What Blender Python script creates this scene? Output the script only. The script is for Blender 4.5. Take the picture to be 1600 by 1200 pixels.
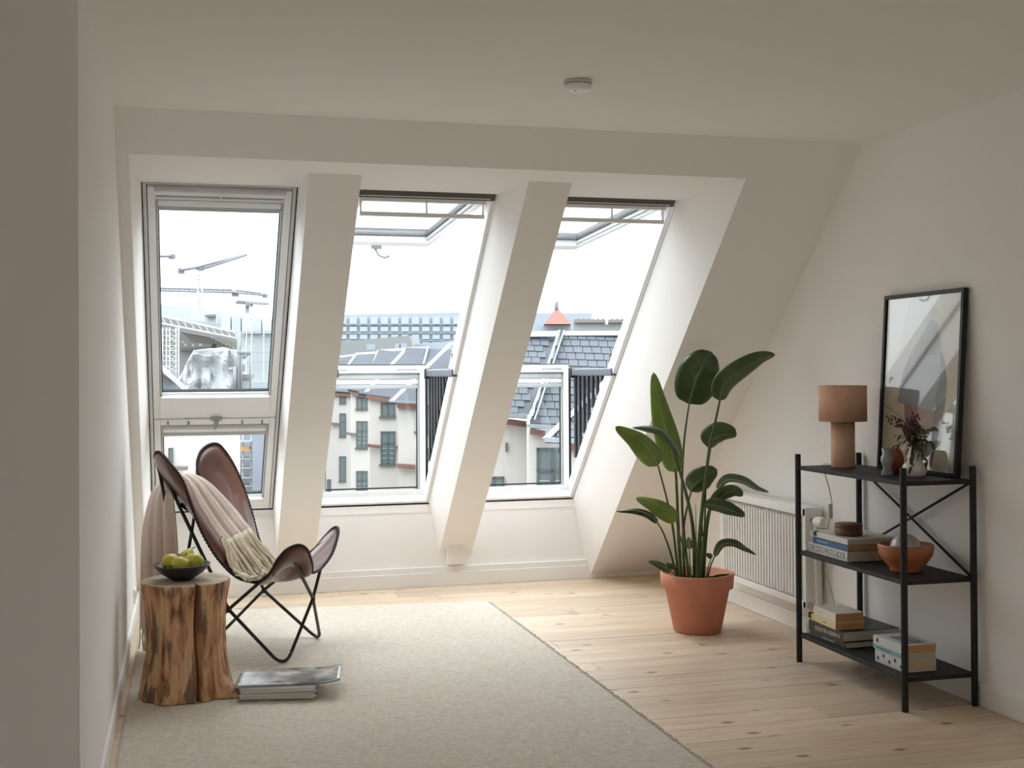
import bpy, bmesh, math, random
from math import sin, cos, pi, radians
from mathutils import Vector, Matrix, noise
random.seed(7)
scn = bpy.context.scene
for o in list(bpy.data.objects): bpy.data.objects.remove(o)
C = scn.collection
V = Vector
# ------------------------------------------------------------------ camera, sky, exposure
def srgb(r, g, b):
    f = lambda c: (c/255/12.92) if c/255 <= .04045 else ((c/255+.055)/1.055)**2.4
    return (f(r), f(g), f(b), 1)
FPX, CY, CAM = 1886.1, 565.86, V((0, 0, 1.35))
YAW, PITCH, ROLL = .26558, .00903, -.00607
fwd = V((sin(YAW)*cos(PITCH), cos(YAW)*cos(PITCH), sin(PITCH)))
rt0 = V((cos(YAW), -sin(YAW), 0)); up0 = rt0.cross(fwd)
rt = rt0*cos(ROLL)+up0*sin(ROLL); upv = up0*cos(ROLL)-rt0*sin(ROLL)
cd = bpy.data.cameras.new('camera'); cam = bpy.data.objects.new('camera', cd); C.objects.link(cam)
M = Matrix((rt, upv, -fwd)).transposed().to_4x4(); M.translation = CAM
cam.matrix_world = M
cd.sensor_width = 36; cd.lens = FPX/1600*36; cd.shift_y = -(600-CY)/1600
cd.clip_start = .05; cd.clip_end = 2000
scn.camera = cam
w = bpy.data.worlds.new('overcast_sky'); scn.world = w; w.use_nodes = True
nt = w.node_tree; nt.nodes.clear()
tc = nt.nodes.new('ShaderNodeTexCoord'); sx = nt.nodes.new('ShaderNodeSeparateXYZ')
cr = nt.nodes.new('ShaderNodeValToRGB'); bg = nt.nodes.new('ShaderNodeBackground'); wo = nt.nodes.new('ShaderNodeOutputWorld')
nt.links.new(tc.outputs['Generated'], sx.inputs[0]); nt.links.new(sx.outputs['Z'], cr.inputs[0])
# overcast sky: luminance grows about threefold from horizon to zenith
cr.color_ramp.elements[0].position = 0.0; cr.color_ramp.elements[0].color = (.285, .305, .315, 1)
cr.color_ramp.elements[1].position = 1.0; cr.color_ramp.elements[1].color = (.93, .985, 1.06, 1)
SKY = 8.2
nt.links.new(cr.outputs[0], bg.inputs[0]); bg.inputs[1].default_value = SKY
nt.links.new(bg.outputs[0], wo.inputs[0])
vs = scn.view_settings; vs.view_transform = 'Standard'; vs.look = 'None'; vs.gamma = 1; vs.use_curve_mapping = False
vs.exposure = 0.0
scn.cycles.max_bounces = 14; scn.cycles.diffuse_bounces = 8; scn.cycles.transparent_max_bounces = 16

# ------------------------------------------------------------------ room measures
XL, XR, Y0, YC, H = -.267, 3.099, 7.552, 5.052, 2.4253
A = math.atan2(H, Y0-YC); sA, cA = sin(A), cos(A)
DW = .37                                       # depth of the window plane behind the slope
def SL(x, l, d=0.0):                           # point on the window plane: l up the slope, d outwards
    return V((x, Y0-l*cA+(DW+d)*sA, l*sA+(DW+d)*cA))
SLM = Matrix(((1, 0, 0, 0), (0, -cA, sA, Y0+DW*sA), (0, sA, cA, DW*cA), (0, 0, 0, 1)))   # local (x, up, out)
def at(px, py, D):                             # a measured direction at distance D gives a point
    return CAM + (fwd + rt*((px-800)/FPX) - upv*((py-CY)/FPX))*D

# light portals in the window openings (no light of their own, they guide sampling of the sky)
for i, (xa, xb) in enumerate(((-.18, .53), (.80, 1.50), (1.77, 2.46))):
    ld = bpy.data.lights.new('window_portal', 'AREA'); ld.shape = 'RECTANGLE'; ld.size = xb-xa; ld.size_y = 2.45
    ld.cycles.is_portal = True
    lo = bpy.data.objects.new('window_portal', ld); C.objects.link(lo)
    mm = SLM.copy() @ Matrix.Translation(((xa+xb)/2, 1.6, -.03)) @ Matrix.Rotation(0, 4, 'X')
    lo.matrix_world = mm

# ------------------------------------------------------------------ materials
MATS = {}; EXT_ALB = 1.0
def mat(name, col, rough=.6, spec=.5, metal=0, bump=0, bscale=40, var=0, vscale=8, col2=None, coat=0, stretch=None, sheen=0):
    if name in MATS: return MATS[name]
    m = bpy.data.materials.new(name); m.use_nodes = True; n = m.node_tree; p = n.nodes['Principled BSDF']
    c = tuple(q*EXT_ALB for q in srgb(*col)[:3])+(1,); p.inputs['Base Color'].default_value = c; p.inputs['Roughness'].default_value = rough
    p.inputs['Metallic'].default_value = metal; p.inputs['Specular IOR Level'].default_value = spec
    if coat: p.inputs['Coat Weight'].default_value = coat; p.inputs['Coat Roughness'].default_value = .08
    if sheen: p.inputs['Sheen Weight'].default_value = sheen
    t = n.nodes.new('ShaderNodeTexCoord'); mp = n.nodes.new('ShaderNodeMapping'); n.links.new(t.outputs['Object'], mp.inputs[0])
    if stretch: mp.inputs['Scale'].default_value = stretch
    if col2 or var:
        c2 = tuple(q*EXT_ALB for q in srgb(*col2)[:3])+(1,) if col2 else tuple(x*(1-var) for x in c[:3])+(1,)
        nz = n.nodes.new('ShaderNodeTexNoise'); nz.inputs['Scale'].default_value = vscale; nz.inputs['Detail'].default_value = 6
        r = n.nodes.new('ShaderNodeValToRGB'); r.color_ramp.elements[0].color = c; r.color_ramp.elements[1].color = c2
        r.color_ramp.elements[0].position = .35; r.color_ramp.elements[1].position = .65
        n.links.new(mp.outputs[0], nz.inputs['Vector']); n.links.new(nz.outputs['Fac'], r.inputs[0]); n.links.new(r.outputs[0], p.inputs['Base Color'])
    if bump:
        nb = n.nodes.new('ShaderNodeTexNoise'); nb.inputs['Scale'].default_value = bscale; nb.inputs['Detail'].default_value = 5
        b = n.nodes.new('ShaderNodeBump'); b.inputs['Strength'].default_value = bump; b.inputs['Distance'].default_value = .01
        n.links.new(mp.outputs[0], nb.inputs['Vector']); n.links.new(nb.outputs['Fac'], b.inputs['Height']); n.links.new(b.outputs[0], p.inputs['Normal'])
    MATS[name] = m; return m
def glass_mat(name, tint=(1, 1, 1, 1), gloss=.03):
    m = bpy.data.materials.new(name); m.use_nodes = True; n = m.node_tree; n.nodes.clear()
    tr = n.nodes.new('ShaderNodeBsdfTransparent'); tr.inputs[0].default_value = tint
    gl = n.nodes.new('ShaderNodeBsdfGlossy'); gl.inputs['Roughness'].default_value = .02
    lw = n.nodes.new('ShaderNodeLayerWeight'); lw.inputs[0].default_value = .5
    pw = n.nodes.new('ShaderNodeMath'); pw.operation = 'POWER'; pw.inputs[1].default_value = 5; n.links.new(lw.outputs['Facing'], pw.inputs[0])
    fr = n.nodes.new('ShaderNodeMath'); fr.operation = 'MULTIPLY_ADD'; fr.inputs[1].default_value = .7; fr.inputs[2].default_value = gloss; n.links.new(pw.outputs[0], fr.inputs[0])
    mx = n.nodes.new('ShaderNodeMixShader'); o = n.nodes.new('ShaderNodeOutputMaterial')
    n.links.new(fr.outputs[0], mx.inputs[0]); n.links.new(tr.outputs[0], mx.inputs[1]); n.links.new(gl.outputs[0], mx.inputs[2]); n.links.new(mx.outputs[0], o.inputs[0])
    return m
WALL = mat('painted_plaster', (240, 238, 235), .85, .2, bump=.04, bscale=60)
CEIL = mat('ceiling_paint', (238, 236, 232), .9, .2, bump=.03, bscale=50)
TRIM = mat('gloss_white_paint', (236, 234, 230), .45, .4)
FRAME = mat('window_white', (235, 235, 235), .35, .5)
FRAMEG = mat('window_inner_grey', (176, 179, 178), .45, .4)
DARKM = mat('anthracite_cladding', (50, 52, 57), .5, .4)
GASK = mat('black_gasket', (28, 28, 28), .6, .3)
RAIL = mat('railing_rail_grey', (84, 87, 96), .4, .5)
BARM = mat('railing_bar_black', (22, 23, 27), .45, .4)
STEEL = mat('satin_steel', (175, 176, 176), .35, .5, metal=.8)
GLASS = glass_mat('window_glass', (.97, .985, .98, 1))
BLACKM = mat('black_powder_coat', (30, 29, 28), .55, .35)
BLACKW = mat('black_stained_shelf', (38, 37, 35), .6, .35, var=.3, vscale=20)

# ------------------------------------------------------------------ mesh helpers
class MB:
    def __init__(s): s.v = []; s.f = []; s.sm = []
    def add(s, vs, fs, smooth=False):
        k = len(s.v); s.v += [tuple(p) for p in vs]; s.f += [tuple(i+k for i in f) for f in fs]; s.sm += [smooth]*len(fs); return s
    def box(s, a, b, T=None):
        x0, y0, z0 = a; x1, y1, z1 = b
        vs = [V(p) for p in ((x0,y0,z0),(x1,y0,z0),(x1,y1,z0),(x0,y1,z0),(x0,y0,z1),(x1,y0,z1),(x1,y1,z1),(x0,y1,z1))]
        if T is not None: vs = [T @ p for p in vs]
        return s.add(vs, [(0,3,2,1),(4,5,6,7),(0,1,5,4),(1,2,6,5),(2,3,7,6),(3,0,4,7)])
    def prism(s, pts, d):                      # closed 3D polygon swept by vector d
        n = len(pts); d = V(d); pts = [V(p) for p in pts]
        return s.add(pts+[p+d for p in pts], [tuple(range(n)), tuple(reversed(range(n, 2*n)))]+[(i, i+n, (i+1) % n+n, (i+1) % n) for i in range(n)])
    def hexa(s, p):                            # 8 corners: 4 front, 4 back
        return s.add(p, [(0,3,2,1),(4,5,6,7),(0,1,5,4),(1,2,6,5),(2,3,7,6),(3,0,4,7)])
    def lathe(s, prof, c=(0, 0, 0), n=32, T=None, sm=True):
        vs = []; c = V(c)
        for r, z in prof:
            for i in range(n):
                a = 2*pi*i/n; p = c+V((r*cos(a), r*sin(a), z)); vs.append(T @ p if T is not None else p)
        fs = [(j*n+i, j*n+(i+1) % n, (j+1)*n+(i+1) % n, (j+1)*n+i) for j in range(len(prof)-1) for i in range(n)]
        if prof[0][0] > 1e-5: fs.append(tuple(reversed(range(n))))
        if prof[-1][0] > 1e-5: fs.append(tuple((len(prof)-1)*n+i for i in range(n)))
        return s.add(vs, fs, sm)
    def tube(s, pts, r, n=8, closed=False):
        pts = [V(p) for p in pts]; m = len(pts); rr = r if isinstance(r, (list, tuple)) else [r]*m
        vs = []; nrm = None
        for i, p in enumerate(pts):
            t = (pts[(i+1) % m if closed else min(i+1, m-1)]-pts[(i-1) % m if closed else max(i-1, 0)]).normalized()
            if nrm is None: nrm = t.orthogonal().normalized()
            nrm = (nrm-t*nrm.dot(t)).normalized(); b = t.cross(nrm)
            for k in range(n):
                a = 2*pi*k/n; vs.append(p+(nrm*cos(a)+b*sin(a))*rr[i])
        fs = [(j*n+i, j*n+(i+1) % n, ((j+1) % m)*n+(i+1) % n, ((j+1) % m)*n+i) for j in range(m if closed else m-1) for i in range(n)]
        if not closed: fs += [tuple(reversed(range(n))), tuple((m-1)*n+i for i in range(n))]
        return s.add(vs, fs, True)
    def grid(s, P, closed_u=False, sm=True):   # P rows x cols
        r = len(P); c = len(P[0]); vs = [p for row in P for p in row]
        fs = [(i*c+j, i*c+(j+1) % c, (i+1)*c+(j+1) % c, (i+1)*c+j) for i in range(r-1) for j in range(c if closed_u else c-1)]
        return s.add(vs, fs, sm)
    def build(s, name, m, parent=None, bevel=0, loc=None, solid=0, off=0, subs=0, seg=2, recalc=True):
        me = bpy.data.meshes.new(name); me.from_pydata(s.v, [], s.f)
        me.polygons.foreach_set('use_smooth', s.sm); me.materials.append(m)
        if recalc:
            b = bmesh.new(); b.from_mesh(me); bmesh.ops.recalc_face_normals(b, faces=b.faces); b.to_mesh(me); b.free()
        o = bpy.data.objects.new(name, me); C.objects.link(o)
        if parent: o.parent = parent; o.matrix_parent_inverse = Matrix.Identity(4); o.location = -root_loc(parent)
        if solid:
            q = o.modifiers.new('solid', 'SOLIDIFY'); q.thickness = solid; q.offset = off
        if subs:
            q = o.modifiers.new('sub', 'SUBSURF'); q.levels = subs; q.render_levels = subs
        if bevel:
            q = o.modifiers.new('bevel', 'BEVEL'); q.width = bevel; q.segments = seg; q.limit_method = 'ANGLE'
        me.update(); return o
def root_loc(p):
    l = V((0, 0, 0))
    while p: l += p.location; p = p.parent
    return l
def tag(o, label=None, cat=None, group=None, kind=None):
    if label: o['label'] = label
    if cat: o['category'] = cat
    if group: o['group'] = group
    if kind: o['kind'] = kind
    return o
def empty(name, loc, label=None, cat=None, group=None, kind=None):
    o = bpy.data.objects.new(name, None); C.objects.link(o); o.location = loc; o.empty_display_size = .1
    return tag(o, label, cat, group, kind)
def struct(name, mb, m, label, cat, **k):
    return tag(mb.build(name, m, **k), label, cat, None, 'structure')
def smooth_path(pts, n=6):                     # Catmull-Rom through points
    pts = [V(p) for p in pts]; out = []
    for i in range(len(pts)-1):
        p0, p1, p2, p3 = pts[max(i-1, 0)], pts[i], pts[i+1], pts[min(i+2, len(pts)-1)]
        for k in range(n):
            t = k/n; out.append(.5*((2*p1)+(p2-p0)*t+(2*p0-5*p1+4*p2-p3)*t*t+(3*p1-p0-3*p2+p3)*t**3))
    out.append(pts[-1]); return out
def text_mesh(txt, size, T, m, parent, name='lettering', ext=.0004, wid=None, align='LEFT'):
    cu = bpy.data.curves.new('t', 'FONT'); cu.body = txt; cu.size = size; cu.extrude = ext; cu.align_x = align; cu.align_y = 'CENTER'
    o = bpy.data.objects.new('t', cu); C.objects.link(o); dg = bpy.context.evaluated_depsgraph_get(); dg.update()
    me = bpy.data.meshes.new_from_object(o.evaluated_get(dg)); bpy.data.objects.remove(o)
    xs = [v.co.x for v in me.vertices] or [0, 1]; k = (wid/(max(xs)-min(xs))) if wid else 1
    me.transform(T @ Matrix.Diagonal((k, 1, 1, 1))); me.materials.clear(); me.materials.append(m); me.name = name
    r = bpy.data.objects.new(name, me); C.objects.link(r)
    if parent: r.parent = parent; r.location = -root_loc(parent)
    return r

# ------------------------------------------------------------------ room shell
XF, YB, YE = -2.6, -2.2, 3.376                 # far left room, back wall, edge of the near wall
T_ = .12
# floor: planks running left-right
floor = empty('floor', (1.4, 3.0, 0), 'pale knotty pine plank floor of the attic room', 'floor', kind='structure')
def plank_mat():
    m = bpy.data.materials.new('pine_planks'); m.use_nodes = True; n = m.node_tree; p = n.nodes['Principled BSDF']
    t = n.nodes.new('ShaderNodeTexCoord'); oi = n.nodes.new('ShaderNodeObjectInfo')
    mp = n.nodes.new('ShaderNodeMapping'); n.links.new(t.outputs['Object'], mp.inputs[0]); mp.inputs['Scale'].default_value = (.9, 14, 14)
    cmb = n.nodes.new('ShaderNodeCombineXYZ'); ml = n.nodes.new('ShaderNodeMath'); ml.operation = 'MULTIPLY'; ml.inputs[1].default_value = 37
    n.links.new(oi.outputs['Random'], ml.inputs[0]); n.links.new(ml.outputs[0], cmb.inputs[0]); n.links.new(ml.outputs[0], cmb.inputs[2]); n.links.new(cmb.outputs[0], mp.inputs['Location'])
    nz = n.nodes.new('ShaderNodeTexNoise'); nz.inputs['Scale'].default_value = 2.4; nz.inputs['Detail'].default_value = 8; nz.inputs['Distortion'].default_value = 1.2
    n.links.new(mp.outputs[0], nz.inputs['Vector'])
    r = n.nodes.new('ShaderNodeValToRGB'); e = r.color_ramp.elements
    e[0].position = .3; e[0].color = srgb(222, 205, 182); e[1].position = .7; e[1].color = srgb(204, 176, 146)
    n.links.new(nz.outputs['Fac'], r.inputs[0])
    # plank to plank tone
    hs = n.nodes.new('ShaderNodeHueSaturation'); mr = n.nodes.new('ShaderNodeMapRange'); mr.inputs[3].default_value = .86; mr.inputs[4].default_value = 1.08
    n.links.new(oi.outputs['Random'], mr.inputs[0]); n.links.new(mr.outputs[0], hs.inputs['Value']); n.links.new(r.outputs[0], hs.inputs['Color'])
    # knots
    mk = n.nodes.new('ShaderNodeMapping'); mk.inputs['Scale'].default_value = (4.2, 8.5, 8); n.links.new(t.outputs['Object'], mk.inputs[0]); n.links.new(cmb.outputs[0], mk.inputs['Location'])
    vo = n.nodes.new('ShaderNodeTexVoronoi'); vo.inputs['Scale'].default_value = 1.0; vo.inputs['Randomness'].default_value = 1
    n.links.new(mk.outputs[0], vo.inputs['Vector'])
    kr = n.nodes.new('ShaderNodeValToRGB'); k = kr.color_ramp.elements; k[0].position = .05; k[0].color = (1, 1, 1, 1); k[1].position = .16; k[1].color = (0, 0, 0, 1)
    n.links.new(vo.outputs['Distance'], kr.inputs[0])
    mx = n.nodes.new('ShaderNodeMixRGB'); mx.inputs[2].default_value = srgb(104, 70, 48)
    fm = n.nodes.new('ShaderNodeMath'); fm.operation = 'MULTIPLY'; fm.inputs[1].default_value = .85; n.links.new(kr.outputs[0], fm.inputs[0])
    n.links.new(fm.outputs[0], mx.inputs[0]); n.links.new(hs.outputs[0], mx.inputs[1]); n.links.new(mx.outputs[0], p.inputs['Base Color'])
    p.inputs['Roughness'].default_value = .42; p.inputs['Specular IOR Level'].default_value = .4
    b = n.nodes.new('ShaderNodeBump'); b.inputs['Strength'].default_value = .08; b.inputs['Distance'].default_value = .004
    n.links.new(nz.outputs['Fac'], b.inputs['Height']); n.links.new(b.outputs[0], p.inputs['Normal'])
    return m
PINE = plank_mat()
MB().box((XF, YB, -.06), (XR, Y0, -.022)).build('subfloor', mat('subfloor_dark', (70, 52, 38), .9), floor)
pl = .158; y = Y0; proto = {}
while y > YB:
    y1 = max(y-pl, YB); xa = XL if y1 > YE-.001 else XF; x = xa-random.uniform(0, 2.2)
    while x < XR:
        L = random.choice((1.9, 2.3, 2.8)); a, b = max(x, xa), min(x+L, XR)
        if b-a > .02:
            o = MB().box((0, 0, -.022), (b-a-.0015, y-y1-.0018, 0)).build('plank', PINE, floor, bevel=.0008, seg=1)
            o.location = V((a, y1, random.uniform(-.0006, 0)))-floor.location
        x += L
    y = y1
# walls
mb = MB(); mb.prism([(XR, YB, 0), (XR, Y0, 0), (XR, YC, H), (XR, YB, H)], (T_, 0, 0)); struct('wall_right', mb, WALL, 'long white plastered wall on the right behind shelf and radiator', 'wall')
mb = MB(); mb.prism([(XL, YE, 0), (XL, Y0, 0), (XL, YC, H), (XL, YE, H)], (-T_, 0, 0)); struct('wall_left', mb, WALL, 'narrow white wall on the left beside the stump table', 'wall')
struct('wall_near_left', MB().box((XF, YE, 0), (XL-T_, YE+T_, H)), WALL, 'shaded wall face at the left edge of the picture', 'wall')
struct('wall_far_left', MB().box((XF-T_, YB, 0), (XF, YE+T_, H)), WALL, 'side wall of the room beside the camera', 'wall')
mb = MB()
for a in ((XF-T_, .3, 0, H), (1.9, XR+T_, 0, H), (.3, 1.9, 0, .95), (.3, 1.9, 2.1, H)): mb.box((a[0], YB-T_, a[2]), (a[1], YB, a[3]))  # unseen opening in the rear wall, added to give the room fill light
struct('wall_rear', mb, WALL, 'rear wall of the room behind the camera', 'wall')
struct('ceiling', MB().box((XF-T_, YB-T_, H), (XR+T_, YC, H+T_)), CEIL, 'flat white ceiling above the room', 'ceiling')
# sloped wall around the window recess
def slab(x0, x1, l0, l1, d0=0., d1=.34):       # slope slab, l and d measured from the slope plane itself
    q = lambda x, l, d: V((x, Y0-l*cA+d*sA, l*sA+d*cA))
    return MB().hexa([q(x0, l0, d0), q(x1, l0, d0), q(x1, l1, d0), q(x0, l1, d0), q(x0, l0, d1), q(x1, l0, d1), q(x1, l1, d1), q(x0, l1, d1)])
RX0, RX1, RZ = -.216, 2.574, 2.265
lt = RZ/sA; LT = H/sA
mb = MB()
for a in ((XL, RX0, 0, LT), (RX1, XR, 0, LT), (RX0, RX1, lt, LT)):
    s = slab(*a); mb.add(s.v, s.f)
struct('wall_slope', mb, WALL, 'sloping attic wall around the three roof windows', 'wall')
WT, WBt = 2.83, .365                           # window plane: top and bottom along the slope
WX = [(-.186, .527), (.800, 1.502), (1.772, 2.462)]
K = lambda x, l, d=0: SL(x, l, d)
q0 = lambda x, z: V((x, Y0-(z/sA)*cA, z))      # on slope plane at height z
mb = MB()
kb = SL(0, WBt).z
def quad(mb, a, b, c, d, t): mb.hexa([a, b, c, d]+[V(p)+V(t) for p in (a, b, c, d)])
# knee wall, soffit, side cheeks
struct('wall_knee', MB().hexa([V((RX0, Y0, 0)), V((RX1, Y0, 0)), V((WX[2][1]+.01, Y0, kb)), V((WX[0][0], Y0, kb)), V((RX0, Y0+.2, 0)), V((RX1, Y0+.2, 0)), V((RX1, Y0+.2, kb-.03)), V((RX0, Y0+.2, kb-.03))]), WALL, 'low white wall below the roof windows', 'wall')
mb = MB(); quad(mb, q0(RX0, RZ), q0(RX1, RZ), K(WX[2][1], WT), K(WX[0][0], WT), (0, .05, .3))
struct('trim_1', mb, WALL, 'white soffit lining along the top of the window recess', 'trim')
mb = MB(); mb.hexa([q0(RX1, RZ), K(WX[2][1], WT), K(WX[2][1], WBt), V((RX1, Y0, 0)), q0(RX1, RZ)+V((.1, .1, .1)), K(WX[2][1]+.2, WT), K(WX[2][1]+.2, WBt), V((RX1+.1, Y0+.1, 0))])
struct('trim_2', mb, WALL, 'bright white cheek at the right side of the window recess', 'trim')
mb = MB(); mb.hexa([q0(RX0, RZ), K(WX[0][0], WT), K(WX[0][0], WBt), V((RX0, Y0, 0)), q0(RX0, RZ)+V((-.1, .1, .1)), K(WX[0][0]-.2, WT), K(WX[0][0]-.2, WBt), V((RX0-.1, Y0+.1, 0))])
struct('trim_3', mb, WALL, 'narrow white cheek at the left side of the window recess', 'trim')
# pillars (boxed rafters) between the windows
DP = .155
def onP(x, z): return V((x, Y0+DP/sA-z*cA/sA, z))
ztop = 2.264; zbot = DP/cA
for k, (fx0, fx1, bx0, bx1) in enumerate(((.546, .782, WX[0][1], WX[1][0]), (1.570, 1.784, WX[1][1], WX[2][0]))):
    mb = MB()
    f = [onP(fx0, zbot), onP(fx1, zbot), onP(fx1, ztop), onP(fx0, ztop)]
    b = [K(bx0, WBt, .0), K(bx1, WBt, .0), K(bx1, WT+.03, .0), K(bx0, WT+.03, .0)]
    mb.hexa(f+b)
    b2 = [K(bx0, WBt-.1, .2), K(bx1, WBt-.1, .2), K(bx1, WT+.1, .2), K(bx0, WT+.1, .2)]
    mb.hexa(b+b2)
    struct('trim_%d' % (4+k), mb, WALL, ('sloping white boxed rafter between first and second roof window' if k == 0 else 'sloping white boxed rafter between second and third roof window'), 'pillar')
MB_ = MB().box((1.612, Y0-.045, .135), (1.728, Y0, .262)); struct('trim_6', MB_, WALL, 'small white block under the foot of the right boxed rafter', 'trim', bevel=.003)
MB_ = MB().box((.60, Y0-.045, .135), (.716, Y0, .262)); struct('trim_7', MB_, WALL, 'small white block under the foot of the left boxed rafter', 'trim', bevel=.003)
# thin joint beads on the reveal around windows 2 and 3 lining
for k, (a, b) in enumerate(WX):
    mb = MB()
    mb.box((a, 0, 0), (b, .012, .003), Matrix(((1, 0, 0, 0), (0, 0, -1, Y0), (0, 1, 0, kb-.052), (0, 0, 0, 1))))
    struct('trim_%d' % (8+k), mb, TRIM, 'thin lining joint below the %s roof window' % ('left', 'middle', 'right')[k], 'trim')
# baseboards
BH = .088
mb = MB(); mb.box((XL+.014, Y0-.028, 0), (XR-.014, Y0, BH)); mb.box((RX0+.01, Y0-.02, BH), (RX1-.02, Y0, BH+.035))
struct('baseboard_back', mb, TRIM, 'white baseboard under the windows', 'baseboard', bevel=.003)
struct('baseboard_right', MB().box((XR-.014, YB, 0), (XR, Y0, BH)), TRIM, 'white baseboard along the right wall', 'baseboard', bevel=.003)
struct('baseboard_left', MB().box((XL, YE, 0), (XL+.014, Y0, BH)), TRIM, 'white baseboard along the left wall', 'baseboard', bevel=.003)
struct('baseboard_near_left', MB().box((XF, YE-.014, 0), (XL+.014, YE, BH)), TRIM, 'white baseboard of the shaded wall at the left edge', 'baseboard', bevel=.003)
# outer roof around the windows so that daylight only enters by them
mb = MB()
for (x0, x1) in ((-2.5, WX[0][0]-.03), (WX[0][1]+.03, WX[1][0]-.03), (WX[1][1]+.03, WX[2][0]-.03), (WX[2][1]+.03, 6.)):
    mb.hexa([SL(x0, -.3, .0), SL(x1, -.3, .0), SL(x1, 3.6, .0), SL(x0, 3.6, .0), SL(x0, -.3, .08), SL(x1, -.3, .08), SL(x1, 3.6, .08), SL(x0, 3.6, .08)])
mb.hexa([SL(-2.5, WT+.02, 0), SL(6, WT+.02, 0), SL(6, 3.6, 0), SL(-2.5, 3.6, 0), SL(-2.5, WT+.02, .08), SL(6, WT+.02, .08), SL(6, 3.6, .08), SL(-2.5, 3.6, .08)])
mb.hexa([SL(-2.5, -.3, 0), SL(6, -.3, 0), SL(6, WBt-.02, 0), SL(-2.5, WBt-.02, 0), SL(-2.5, -.3, .08), SL(6, -.3, .08), SL(6, WBt-.02, .08), SL(-2.5, WBt-.02, .08)])
struct('roof', mb, DARKM, 'outer roof skin around the roof windows', 'roof')

# ------------------------------------------------------------------ roof windows
def I(T, a, b, c): return T @ V((a, b, c))
def sash(parent, T, w, h, upper, closed=True):
    """local x 0..w, y 0..h, z inside(0) to outside(+)."""
    st, tp, bt = .034, .048, .165 if upper else .082
    ring = MB()
    for (x0, y0, x1, y1) in ((0, 0, st, h), (w-st, 0, w, h), (st, 0, w-st, bt), (st, h-tp, w-st, h)):
        ring.box((x0, y0, 0), (x1, y1, .05), T)
    s = ring.build('sash', FRAME, parent, bevel=.003)
    g = MB()                                   # stepped inner moulding
    m_ = .012
    for (x0, y0, x1, y1) in ((st, bt-.0, st+m_, h-tp), (w-st-m_, bt-.0, w-st, h-tp), (st, h-tp-.014, w-st, h-tp)):
        g.box((x0, y0, .014), (x1, y1, .05), T)
    g.build('inner_bead', FRAMEG, s, bevel=.002)
    c = MB()
    for (x0, y0, x1, y1) in ((-.012, -.015, st-.006, h+.01), (w-st+.006, -.015, w+.012, h+.01), (st-.006, -.015, w-st+.006, bt-.02), (st-.006, h-tp+.008, w-st+.006, h+.01)):
        c.box((x0, y0, .052), (x1, y1, .088), T)
    c.build('outer_cladding', DARKM, s, bevel=.003)
    k = MB()
    for (x0, y0, x1, y1) in ((st+m_, bt+.012, st+m_+.005, h-tp), (w-st-m_-.005, bt+.012, w-st-m_, h-tp), (st+m_, bt+.012, w-st-m_, bt+.02)):
        k.box((x0, y0, .034), (x1, y1, .05), T)
    k.build('gasket', GASK, s)
    MB().box((st+.01, bt+.002, .036), (w-st-.01, h-tp-.004, .044), T).build('pane', GLASS, s)
    # blind stack of three aluminium slats at the top
    bl = empty('blind', root_loc(parent)*0, None); bl.parent = parent; bl.location = -root_loc(parent)*0
    n0 = 3; hh = .028 if upper else .030
    for i in range(n0):
        y1 = h-tp-.014-i*hh
        b = MB().box((st+m_+.001, y1-hh+.005, .006), (w-st-m_-.001, y1, .03), T)
        b.build('slat', FRAMEG if i % 2 == 0 else FRAME, parent, bevel=.003)
    bpy.data.objects.remove(bl)
    return s
def handle_bar(parent, T, x0, x1, y, z=0):
    b = MB(); b.tube([I(T, x0, y, z), I(T, x0, y, z-.028), I(T, x0+.008, y, z-.034), I(T, x1-.008, y, z-.034), I(T, x1, y, z-.028), I(T, x1, y, z)], .0055, 8)
    b.build('grab_handle', STEEL, parent)
def railing(parent, x, side):
    zt = 1.376; yb = Y0+DW/sA-(zt-.03)*cA/sA; ye = 7.50
    r = MB().box((x-.02, yb+.02, zt-.045), (x+.02, ye, zt)).build('top_rail', RAIL, parent, bevel=.006)
    MB().box((x-.024, ye-.04, zt-.06), (x+.024, ye+.012, zt+.004)).build('rail_end_cap', GASK, r, bevel=.004)
    n = 9
    for i in range(n):
        yy = ye-.06-(ye-.06-yb-.06)*i/(n-1)
        zb = (Y0*sA+DW+.115-(yy-.017)*sA)/cA+.02
        MB().box((x-.009, yy-.017, zb-.02), (x+.009, yy+.017, zt-.046)).build('bar', BARM, parent, bevel=.003)
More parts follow.
